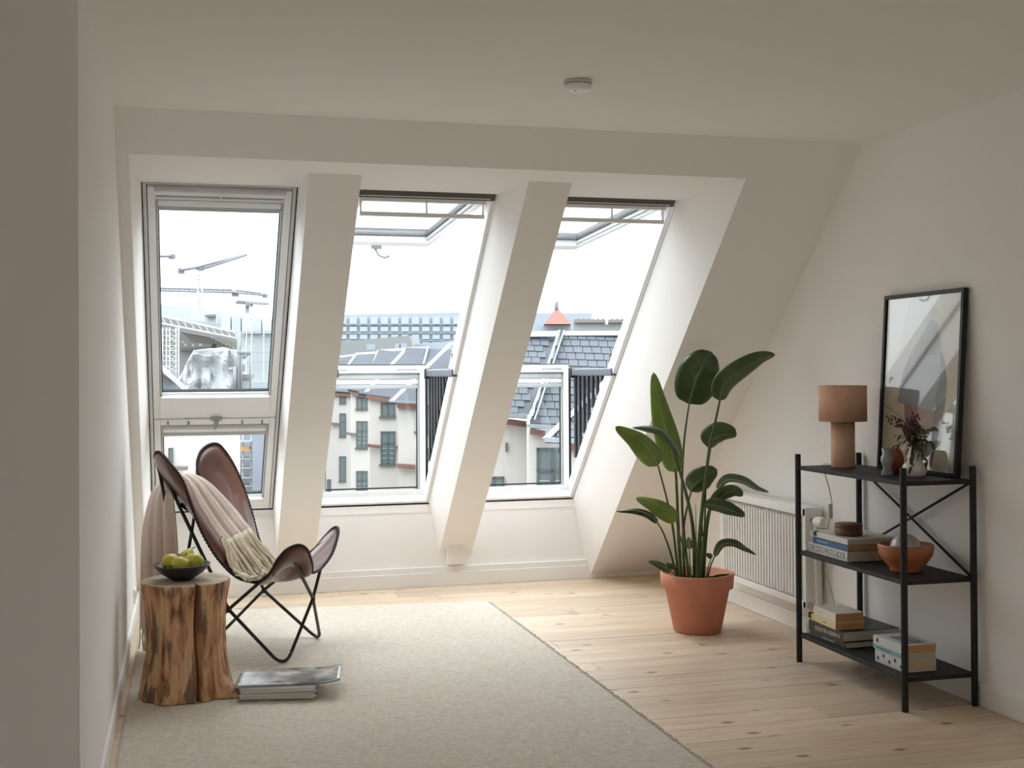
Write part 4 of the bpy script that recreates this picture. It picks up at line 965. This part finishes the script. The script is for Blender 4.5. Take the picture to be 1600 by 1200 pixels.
# ------------------------------------------------------------------ radiator
def radiator():
    WH = mat('radiator_enamel', (232, 231, 227), .35, .5)
    xa, xb = 2.992, 3.078; ya, yb, za, zb = 5.44, 6.43, .165, .668
    root = empty('radiator', (3.03, 5.93, 0), 'white ribbed panel radiator on the right wall behind the plant', 'radiator')
    mb = MB(); mb.box((xa+.03, ya+.01, za+.006), (xb, yb-.01, zb-.02)); mb.build('body', WH, root)
    mb = MB(); mb.box((xa, ya, zb-.045), (xa+.013, yb, zb-.004)); mb.box((xa, ya, za), (xa+.013, yb, za+.035)); mb.box((xa, ya, za), (xa+.013, ya+.03, zb-.004)); mb.box((xa, yb-.03, za), (xa+.013, yb, zb-.004)); mb.build('front_frame', WH, root, bevel=.004)
    n = 29; p = (yb-ya-.06)/n; pr = None
    for i in range(n):
        y = ya+.03+p*(i+.5)
        if pr is None:
            g = MB(); g.add([(xa+.03, y-p*.36, za+.03), (xa-.001, y-p*.22, za+.045), (xa-.001, y+p*.22, za+.045), (xa+.03, y+p*.36, za+.03), (xa+.03, y-p*.36, zb-.05), (xa-.001, y-p*.22, zb-.06), (xa-.001, y+p*.22, zb-.06), (xa+.03, y+p*.36, zb-.05)], [(0, 1, 5, 4), (1, 2, 6, 5), (2, 3, 7, 6), (0, 3, 2, 1), (4, 5, 6, 7)])
            pr = g.build('rib', WH, root); y00 = y
        else:
            o = pr.copy(); C.objects.link(o); o.location = pr.location+V((0, y-y00, 0))
    mb = MB(); mb.box((xa+.002, ya, zb-.006), (xb, yb, zb)); t = mb.build('top_grille', WH, root, bevel=.003)
    MB().box((xa-.002, ya-.004, za), (xb+.004, ya+.004, zb)).build('side_cover', WH, root, bevel=.003)
    MB().box((xa-.002, yb-.004, za), (xb+.004, yb+.004, zb)).build('side_cover', WH, root, bevel=.003)
    mb = MB(); 
    for yy in (5.6, 6.25): mb.box((xb-.002, yy, .3), (XR, yy+.03, .62))
    mb.build('wall_bracket', WH, root)
    # thermostat head on the near end and pipes going down
    vc = V((3.03, ya-.07, .605))
    T = Matrix.Translation(vc) @ Matrix.Rotation(radians(-75), 4, 'Z') @ Matrix.Rotation(radians(90), 4, 'Y')
    v = MB(); v.lathe([(.0, -.03), (.022, -.03), (.026, -.01), (.027, .02), (.025, .045), (.02, .05), (0, .05)], n=24, T=Matrix.Translation(vc) @ Matrix.Rotation(radians(90), 4, 'X') @ Matrix.Identity(4))
    vo = v.build('thermostat_head', mat('thermostat_white', (236, 234, 228), .4), root)
    v = MB(); v.tube([vc+V((0, .03, 0)), vc+V((0, .07, 0))], .011, 10); v.build('valve_stem', STEEL, root)
    v = MB(); v.tube([vc+V((.0, .035, 0)), vc+V((.0, .035, -.1)), vc+V((.01, .035, -.56)), vc+V((.01, .035, -.605))], .009, 10); v.build('supply_pipe', WH, root)
radiator()
# ------------------------------------------------------------------ shelf
S0, S1 = V((2.7502, 4.2147, 0)), V((2.7580, 5.0791, 0)); S2 = V((3.0668, 4.2118, 0)); S3 = V((3.0746, 5.0762, 0))
SB = (.9017, .5084, .1249)
def shelf():
    root = empty('shelf_unit', (S0+S3)/2, 'black three-tier wooden shelf with four posts and cross brace at the right wall', 'shelf')
    for p in (S0, S1, S2, S3):
        mb = MB(); mb.lathe([(.0, .0), (.0125, .0), (.0135, .002), (.0135, .961), (.0115, .9646), (0, .9646)], p, 20); mb.build('post', BLACKW, root)
    for z in SB:
        e = .004
        mb = MB(); mb.hexa([p+V((0, 0, z-.010)) for p in (S0, S2, S3, S1)]+[p+V((0, 0, z+.008)) for p in (S0, S2, S3, S1)]); mb.build('shelf_board', BLACKW, root, bevel=.002)
    zt, zb = SB[0]-.008, SB[1]+.006; bx = V((-.0, 0, 0))
    # cross brace in the back plane
    a0, a1 = S3+V((.0, -.012, zt)), S2+V((.0, .012, zb)); b0, b1 = S2+V((0, .012, zt)), S3+V((0, -.012, zb))
    mb = MB(); mb.tube([a0, a1], .0058, 8); mb.build('cross_brace', BLACKW, root)
    mb = MB(); mb.tube([b0+V((-.008, 0, 0)), b1+V((-.008, 0, 0))], .0058, 8); mb.build('cross_brace', BLACKW, root)
shelf()
TZ, MZ, LZ = SB[0]+.0085, SB[1]+.0085, SB[2]+.0085
# lamp
def lamp():
    c = V((2.915, 4.945, TZ)); PE = mat('peach_fabric', (220, 178, 150), .9, .15, bump=.3, bscale=300, var=.06, vscale=20)
    root = empty('table_lamp', c, 'peach table lamp with cylinder base and wide drum shade on the shelf', 'lamp')
    MB().lathe([(.0, 0), (.052, 0), (.054, .003), (.054, .215), (0, .215)], c, 40).build('base', PE, root)
    MB().lathe([(.1055, .212), (.108, .210), (.108, .372), (.1055, .374), (.1055, .212)], c, 48).build('lamp_shade', PE, root)
    MB().lathe([(.0, .30), (.1055, .30), (.1055, .304), (0, .304)], c, 32).build('diffuser', mat('lamp_diffuser', (226, 214, 200), .8), root)
    w_ = MB(); w_.tube(smooth_path([c+V((-.03, -.01, .006)), V((2.9, 5.09, TZ+.004)), V((2.905, 5.098, TZ-.03)), V((2.93, 5.10, .80)), V((2.945, 5.1, .72)), V((2.935, 5.105, .66)), V((2.93, 5.12, .58)), V((2.95, 5.16, .40)), V((3.02, 5.2, .2)), V((3.07, 5.22, .012))], 6), .0028, 6); w_.build('cord', mat('cream_cord', (206, 196, 178), .6), root)
    MB().box((2.926, 5.094, .655), (2.948, 5.108, .725)).build('inline_switch', mat('switch_cream', (214, 206, 190), .5), root, bevel=.004)
lamp()
# framed picture leaning on the wall
def picture():
    yl, yr = 4.842, 4.262; zb, h = TZ, .778; xb_, xt = 3.035, 3.082
    slant = V((xt-xb_, 0, math.sqrt(h*h-(xt-xb_)**2))).normalized()
    hx = V((0, -1, 0)); n = hx.cross(slant).normalized()
    if n.x > 0: n = -n
    O = V((xb_, yl, zb+.001)); W_ = yl-yr
    T = Matrix((hx, slant, n)).transposed().to_4x4(); T.translation = O
    root = empty('framed_picture', V((xb_, (yl+yr)/2, zb)), 'tall abstract art print in thin black frame leaning on the wall above the shelf', 'picture')
    FB = mat('black_frame', (26, 25, 24), .45, .4); t = .017
    for q in ((0, 0, W_, t), (0, h-t, W_, h), (0, t, t, h-t), (W_-t, t, W_, h-t)):
        MB().box((q[0], q[1], -.012), (q[2], q[3], .012), T).build('frame_bar', FB, root, bevel=.0015)
    coat = dict(rough=.5, spec=.3, coat=1.0)
    MB().box((t, t, -.008), (W_-t, h-t, .0), T).build('print_paper', mat('print_ivory', (196, 190, 166), **coat), root)
    wi, hi = W_-2*t, h-2*t
    def shp(pts, col, name, k):
        MB().prism([T @ V((t+u*wi, t+v*hi, .0002*k)) for u, v in pts], (T.to_3x3() @ V((0, 0, .00018)))).build('printed_shape', mat(name, col, **coat), root)
    shp([(.30, .99), (.58, .99), (.70, .90), (.55, .80), (.40, .62), (.22, .46), (.02, .40), (.02, .52), (.2, .72)], (178, 176, 162), 'print_pale_grey', 1)
    shp([(.64, .86), (.72, .83), (.76, .70), (.80, .55), (.86, .46), (.80, .34), (.74, .20), (.62, .02), (.46, .02), (.30, .20), (.16, .38), (.16, .48), (.26, .66), (.46, .80)], (186, 178, 160), 'print_sand', 2)
    shp([(.60, .86), (.68, .85), (.74, .72), (.74, .62), (.64, .55), (.50, .50), (.38, .52), (.22, .44), (.26, .56), (.36, .68), (.48, .76)], (118, 118, 108), 'print_warm_grey', 3)
    shp([(.74, .66), (.78, .60), (.76, .40), (.66, .33), (.20, .38), (.24, .50), (.40, .56), (.58, .66)], (122, 132, 140), 'print_blue_grey', 4)
    shp([(.74, .69), (.80, .62), (.84, .50), (.82, .40), (.74, .33), (.70, .40), (.76, .52)], (82, 98, 106), 'print_slate', 5)
    shp([(.30, .38), (.70, .335), (.72, .30), (.70, .02), (.36, .02), (.32, .2)], (132, 100, 94), 'print_mauve', 5.5)
    shp([(.70, .335), (.84, .42), (.80, .28), (.70, .06), (.66, .16)], (70, 66, 66), 'print_charcoal', 6)
    shp([(.36, .24), (.66, .26), (.66, .02), (.40, .02)], (112, 70, 74), 'print_wine', 6.5)
    m = glass_mat('picture_glass', (1, 1, 1, 1), .06)
    MB().box((t, t, .004), (W_-t, h-t, .0048), T).build('glass_sheet', m, root)
picture()
# small vessels
def vase():
    c = V((2.925, 4.40, TZ)); WG = mat('white_glazed_ceramic', (226, 216, 214), .12, .6, coat=.6)
    root = empty('vase', c, 'white glazed bulbous vase with red berries and leafy twigs', 'vase')
    MB().lathe([(0, 0), (.036, 0), (.045, .006), (.051, .022), (.0515, .036), (.046, .050), (.036, .060), (.0295, .065), (.030, .069), (.0325, .076), (.0315, .086), (.026, .098), (.0195, .112), (.018, .122), (.0195, .130), (.0165, .130), (.015, .118), (.02, .1), (0, .09)], c, 40).build('body', WG, root)
    bq = empty('bouquet', c+V((0, 0, .1)), 'dark red berry sprays and green leafy twigs standing in the white vase', 'flowers')
    TW = mat('twig_brown', (84, 74, 50), .8); LF = mat('twig_leaf', (92, 104, 46), .55, .3, col2=(70, 84, 38), vscale=20); BR = mat('wine_red_berry', (104, 44, 48), .5, .4, col2=(76, 34, 40), vscale=40)
    rnd = random.Random(3)
    up = V((0, 0, 1))
    lf0 = None; be0 = None
    def leafat(p, d, s):
        nonlocal lf0
        d = V(d).normalized()
        if lf0 is None:
            g = MB(); g.add([(0, 0, 0), (.2, .5, .04), (.0, .5, -.02), (-.2, .5, .04), (.22, .25, .03), (-.22, .25, .03), (0, 1, -.05)], [(0, 4, 1, 2), (0, 2, 3, 5), (1, 6, 2), (2, 6, 3)]); lf0 = g.build('leaf', LF, bq, recalc=False); o = lf0
        else: o = lf0.copy(); C.objects.link(o)
        q = V((0, 1, 0)).rotation_difference(d); o.rotation_mode = 'QUATERNION'; o.rotation_quaternion = q; o.scale = (s, s, s); o.location = p-bq.location
    def berry(p, s):
        nonlocal be0
        if be0 is None:
            g = MB(); g.lathe([(0, -1), (.7, -.7), (1, 0), (.7, .7), (0, 1)], n=8); be0 = g.build('berry', BR, bq); o = be0
        else: o = be0.copy(); C.objects.link(o)
        o.scale = (s, s, s*1.2); o.location = p-bq.location
    top = c+V((0, 0, .130))
    def twig(dx, dz, kind, L, nl):             # dx is sideways as seen from the room (towards -y = right)
        e = top+V((rnd.uniform(-.07, .02), -dx, dz-.012)); b = c+V((rnd.uniform(-.008, .008), rnd.uniform(-.008, .008), .085))
        mid = top.lerp(e, .45)+V((0, 0, .02)); pts = smooth_path([b, top+V((rnd.uniform(-.01, .01), rnd.uniform(-.01, .01), 0)), mid, e], 5)
        MB().tube(pts, .0012, 5).build('twig', TW, bq)
        for k in range(nl):
            t = .35+.65*k/max(1, nl-1); i = min(int(t*(len(pts)-1)), len(pts)-2); p = pts[i].lerp(pts[i+1], t*(len(pts)-1)-i)
            if kind == 'leaf':
                s = (-1)**k; d = (pts[i+1]-pts[i]).normalized()+V((0, s*.7, -.4))
                leafat(p, d, rnd.uniform(.028, .042))
            else:
                for _ in range(3): berry(p+V((rnd.uniform(-.014, .014), rnd.uniform(-.016, .016), rnd.uniform(-.012, .014))), rnd.uniform(.0035, .006))
    for dx, dz in ((.125, .07), (.115, .03), (.10, -.01), (.07, -.05), (.10, .06), (.085, .02), (.06, -.03), (.045, -.07), (.11, .09), (.05, .05), (.03, .02), (-.085, .05), (-.06, .01)): twig(dx, dz, 'leaf', .1, 7)
    for dx, dz in ((-.11, .10), (-.085, .12), (-.06, .125), (-.10, .08), (-.02, .13), (.0, .12), (.02, .135), (.035, .115), (.055, .12), (-.04, .1), (.06, .10), (.01, .10), (.03, .09), (-.01, .08), (.02, .07), (.045, .08)): twig(dx, dz, 'berry', .1, 6)
    # long thin twig reaching left over the frame
    pts = smooth_path([c+V((0, 0, .1)), top+V((0, .04, .06)), top+V((-.02, .10, .13)), top+V((-.02, .19, .165))], 5); MB().tube(pts, .001, 5).build('twig', TW, bq); leafat(pts[-4], (0, .9, .1), .03); leafat(pts[-2], (0, 1, -.1), .028)
vase()
gc = V((2.865, 4.505, TZ)); GL = mat('smoked_grey_glass', (146, 144, 142), .15, .5, coat=.4)
MB().lathe([(0, 0), (.027, 0), (.028, .003), (.018, .034), (.024, .046), (.0285, .062), (.0265, .076), (.018, .088), (.0245, .112), (.0235, .113), (.016, .09), (.0, .086)], gc, 32).build('glass_goblet', GL)
tag(bpy.data.objects['glass_goblet'], 'small smoky grey glass goblet left of the orange cup', 'goblet')
oc = V((2.925, 4.548, TZ))
MB().lathe([(0, 0), (.022, 0), (.030, .012), (.040, .045), (.040, .07), (.031, .098), (.023, .108), (.020, .108), (.028, .095), (.036, .06), (0, .02)], oc, 32).build('ceramic_cup', mat('burnt_orange_glaze', (200, 116, 70), .4, .4, col2=(150, 80, 52), vscale=16))
tag(bpy.data.objects['ceramic_cup'], 'rounded burnt orange ceramic cup between goblet and white vase', 'cup')
# ------------------------------------------------------------------ books
PG = mat('book_pages', (206, 184, 150), .85, .2, bump=.3, bscale=200, stretch=(.02, 1, 12)); PGW = mat('book_pages_white', (196, 186, 174), .85, .2); PGO = mat('book_pages_tan', (190, 142, 98), .85, .2)
INK = mat('print_ink_dark', (40, 44, 56), .6); INKW = mat('print_ink_light', (190, 184, 170), .6); INKB = mat('print_ink_blue', (52, 92, 128), .6)
def book(x0, x1, y0, y1, z0, h, col, lab, page=PG, rot=0, cn=None, group='books on the shelf', hard=.003):
    cx, cy = (x0+x1)/2, (y0+y1)/2; T = Matrix.Translation((cx, cy, z0)) @ Matrix.Rotation(radians(rot), 4, 'Z'); a, b = (x1-x0)/2, (y1-y0)/2
    root = empty('book', (cx, cy, z0), lab, 'book', group)
    cm = mat(cn, col, .4, .4, var=.05, vscale=20); t = .0022
    c = MB(); c.box((-a, -b, 0), (a, b, t), T); c.box((-a, -b, h-t), (a, b, h), T); c.box((-a-.0005, -b, 0), (-a+t, b, h), T); c.build('cover', cm, root, bevel=.0008, seg=1)
    MB().box((-a+t, -b+hard, t), (a-hard, b-hard, h-t), T).build('page_block', page, root)
    return root, T, a, b
def spine_text(root, T, a, b, h, txt, size, m, wid=None, flip=False, yoff=0, zoff=0):
    # spine faces -x; text runs towards -y unless flipped upside down
    if not flip: R = Matrix(((0, 0, -1, -a-.0008), (-1, 0, 0, yoff), (0, 1, 0, h/2+zoff), (0, 0, 0, 1)))
    else: R = Matrix(((0, 0, -1, -a-.0008), (1, 0, 0, yoff), (0, -1, 0, h/2+zoff), (0, 0, 0, 1)))
    return text_mesh(txt, size, T @ R, m, root, wid=wid, align='CENTER')
# middle shelf stack
z = MZ
r, T, a, b = book(2.790, 3.02, 4.705, 5.045, z, .043, (208, 206, 198), 'lowest book on the middle tier with patterned lettered white spine', PGW, cn='cover_white_pattern', group='books on the middle tier'); spine_text(r, T, a, b, .043, 'THE DOTS PHOTO BOOK', .040, mat('spine_grey_ink', (96, 108, 120), .6), wid=.31)
z += .0432
r, T, a, b = book(2.795, 3.0, 4.705, 5.010, z, .031, (52, 92, 140), 'blue spined book in the middle of the middle tier stack', PGO, cn='cover_blue', group='books on the middle tier'); MB().box((-a-.0012, .02, .011), (-a-.0004, .12, .020), T).build('spine_mark', mat('spine_pale_blue', (120, 148, 168), .6), r)
z += .0312
r, T, a, b = book(2.790, 3.03, 4.700, 5.035, z, .024, (206, 202, 194), 'white cover book topmost on the middle tier under the wooden box', PGW, cn='cover_white', group='books on the middle tier')
MB().box((-a-.001, .10, .004), (-a+.02, .13, .0245), T).build('dark_label', INK, r)
z += .0242
bc = V((2.872, 4.83, z)); WD = mat('walnut_box', (112, 70, 48), .5, .4, col2=(88, 54, 38), vscale=9, stretch=(1, 1, .2))
rt_ = empty('wooden_box', bc, 'round lidded walnut box on top of the middle tier books', 'box')
MB().lathe([(0, 0), (.058, 0), (.0605, .003), (.0605, .034), (0, .034)], bc, 48).build('body', WD, rt_); MB().lathe([(0, .0345), (.0605, .0345), (.0612, .04), (.0605, .051), (.056, .053), (0, .052)], bc, 48).build('lid', WD, rt_)
# wooden bowl with glass float
wc = V((2.90, 4.43, MZ)); WB_ = mat('cherry_wood_bowl', (188, 116, 74), .4, .4, col2=(146, 84, 54), vscale=10, stretch=(1, 1, .4))
MB().lathe([(0, 0), (.060, 0), (.066, .004), (.064, .012), (.085, .035), (.108, .07), (.114, .102), (.112, .112), (.108, .112), (.104, .085), (.08, .04), (.04, .018), (0, .015)], wc, 56).build('wooden_bowl', WB_)
tag(bpy.data.objects['wooden_bowl'], 'turned cherry wood bowl on the middle tier at the right', 'bowl')
fl = MB(); sp_ = [(.066*math.sin(pi*i/18), .080-.066*cos(pi*i/18)) for i in range(19)]; fl.lathe(sp_, wc+V((0, 0, .008)), 40)
FG = bpy.data.materials.new('frosted_glass_ball'); FG.use_nodes = True; q = FG.node_tree.nodes['Principled BSDF']; q.inputs['Base Color'].default_value = srgb(206, 200, 196); q.inputs['Roughness'].default_value = .25; q.inputs['Transmission Weight'].default_value = .35; q.inputs['Coat Weight'].default_value = .5
tag(fl.build('glass_ball', FG), 'pale milky glass ball sitting in the cherry wood bowl', 'ball')
# lower shelf left stack
z = LZ
r, T, a, b = book(2.785, 3.05, 4.735, 5.020, z, .026, (46, 44, 44), 'lowest thin dark book of the left stack on the bottom tier', PGW, rot=3, cn='cover_dark_grey', group='left stack on the bottom tier'); spine_text(r, T, a, b, .026, 'KAREN BLIXEN', .010, INKW, wid=.10, flip=True, yoff=-.01)
z += .0262
r, T, a, b = book(2.780, 3.07, 4.745, 5.025, z, .045, (40, 38, 37), 'thick black book with big pale lettering on its spine', PGW, rot=2, cn='cover_black', group='left stack on the bottom tier'); spine_text(r, T, a, b, .045, 'KAREN BLIXEN', .026, INKW, wid=.20, flip=True, yoff=-.015)
z += .0452
r, T, a, b = book(2.782, 2.925, 4.785, 5.015, z, .030, (216, 200, 150), 'pale yellow paperback in the left stack on the bottom tier', PGO, rot=-2, cn='cover_pale_yellow', group='left stack on the bottom tier'); MB().box((-a-.0012, -.03, .012), (-a-.0004, .0, .018), T).build('spine_mark', mat('spine_olive', (128, 118, 72), .6), r)
z += .0302
r, T, a, b = book(2.785, 2.925, 4.790, 4.995, z, .040, (214, 206, 192), 'cream topmost paperback of the left stack on the bottom tier', PGO, rot=-2, cn='cover_cream', group='left stack on the bottom tier'); MB().box((-a-.0012, .03, .010), (-a-.0004, .034, .030), T).build('spine_mark', mat('print_faint', (176, 166, 154), .6), r)
# right stack
z = LZ
r, T, a, b = book(2.795, 2.945, 4.285, 4.500, z, .055, (204, 202, 204), 'lowest white book with small dark marks in the right stack of the bottom tier', PG, cn='cover_white_marks', group='right stack on the bottom tier')
for k in range(5): MB().box((-a-.0014, -.09+k*.042, .012+.016*(k % 2)), (-a-.0004, -.078+k*.042, .026+.016*(k % 2)), T).build('spine_mark', INK, r)
z += .0552
r, T, a, b = book(2.79, 2.945, 4.29, 4.505, z, .018, (120, 170, 172), 'slim turquoise book in the right stack of the bottom tier', PG, cn='cover_turquoise', group='right stack on the bottom tier'); MB().box((-a-.0012, -.03, .006), (-a-.0004, .08, .011), T).build('spine_mark', mat('spine_teal', (70, 120, 122), .6), r)
z += .0182
r, T, a, b = book(2.79, 2.945, 4.285, 4.505, z, .036, (196, 204, 200), 'topmost book of the right stack with a dark picture on its pale cover', PGO, cn='cover_pale_green', group='right stack on the bottom tier')
MB().box((-.04, -.085, .0358), (.045, .045, .0366), T).build('cover_picture', mat('dark_cover_picture', (76, 78, 78), .4, col2=(150, 154, 152), vscale=24), r); MB().box((-a-.0012, .07, .012), (-a-.0003, .085, .028), T).build('spine_mark', INK, r)
# corked bottle
kc = V((2.80, 5.045, LZ)); bt = empty('corked_bottle', kc, 'small clear bottle with cork and wire ring behind the left post', 'bottle')
MB().lathe([(0, 0), (.018, 0), (.02, .003), (.02, .05), (.012, .064), (.010, .075), (.0, .075)], kc, 20).build('glass_body', mat('bottle_glass', (196, 198, 194), .15, .5, coat=.5), bt)
MB().lathe([(0, .0755), (.010, .0755), (.013, .10), (0, .101)], kc, 16).build('cork', mat('cork_brown', (128, 92, 62), .9, .1, var=.3, vscale=80), bt)
rg = MB(); rg.tube([kc+V((0, .0, .128))+V((.0, .017*cos(2*pi*i/20), .017*sin(2*pi*i/20)+.0)) for i in range(20)], .0014, 5, closed=True); rg.tube([kc+V((0, 0, .1)), kc+V((0, 0, .112))], .0012, 5); rg.build('wire_ring', BLACKM, bt)
# smoke detector, outlet
dc = V((1.407, 4.223, H)); sm = empty('smoke_detector', dc, 'round white smoke detector on the ceiling', 'smoke detector')
MB().lathe([(0, -.001), (.052, -.001), (.054, -.008), (.050, -.012), (.050, -.012)], dc, 40).build('base_ring', mat('detector_ring', (215, 212, 205), .5), sm)
MB().lathe([(.044, -.012), (.050, -.014), (.052, -.024), (.045, -.034), (.02, -.037), (0, -.037)], dc, 40).build('cover', mat('detector_white', (238, 236, 230), .4), sm)
MB().lathe([(.004, -.037), (.004, -.0385), (0, -.0385)], dc+V((-.012, -.008, 0)), 12).build('button', INK, sm)
ol = empty('wall_socket', V((XL, 6.9, .15)), 'small white socket low on the left wall', 'socket')
MB().box((XL+.0002, 6.86, .11), (XL+.010, 6.94, .19)).build('plate', TRIM, ol, bevel=.003); MB().lathe([(.02, 0), (.02, .004), (0, .004)], T=Matrix.Translation((XL+.0102, 6.9, .15)) @ Matrix.Rotation(pi/2, 4, 'Y'), n=20).build('socket_face', mat('socket_grey', (176, 172, 166), .5), ol)
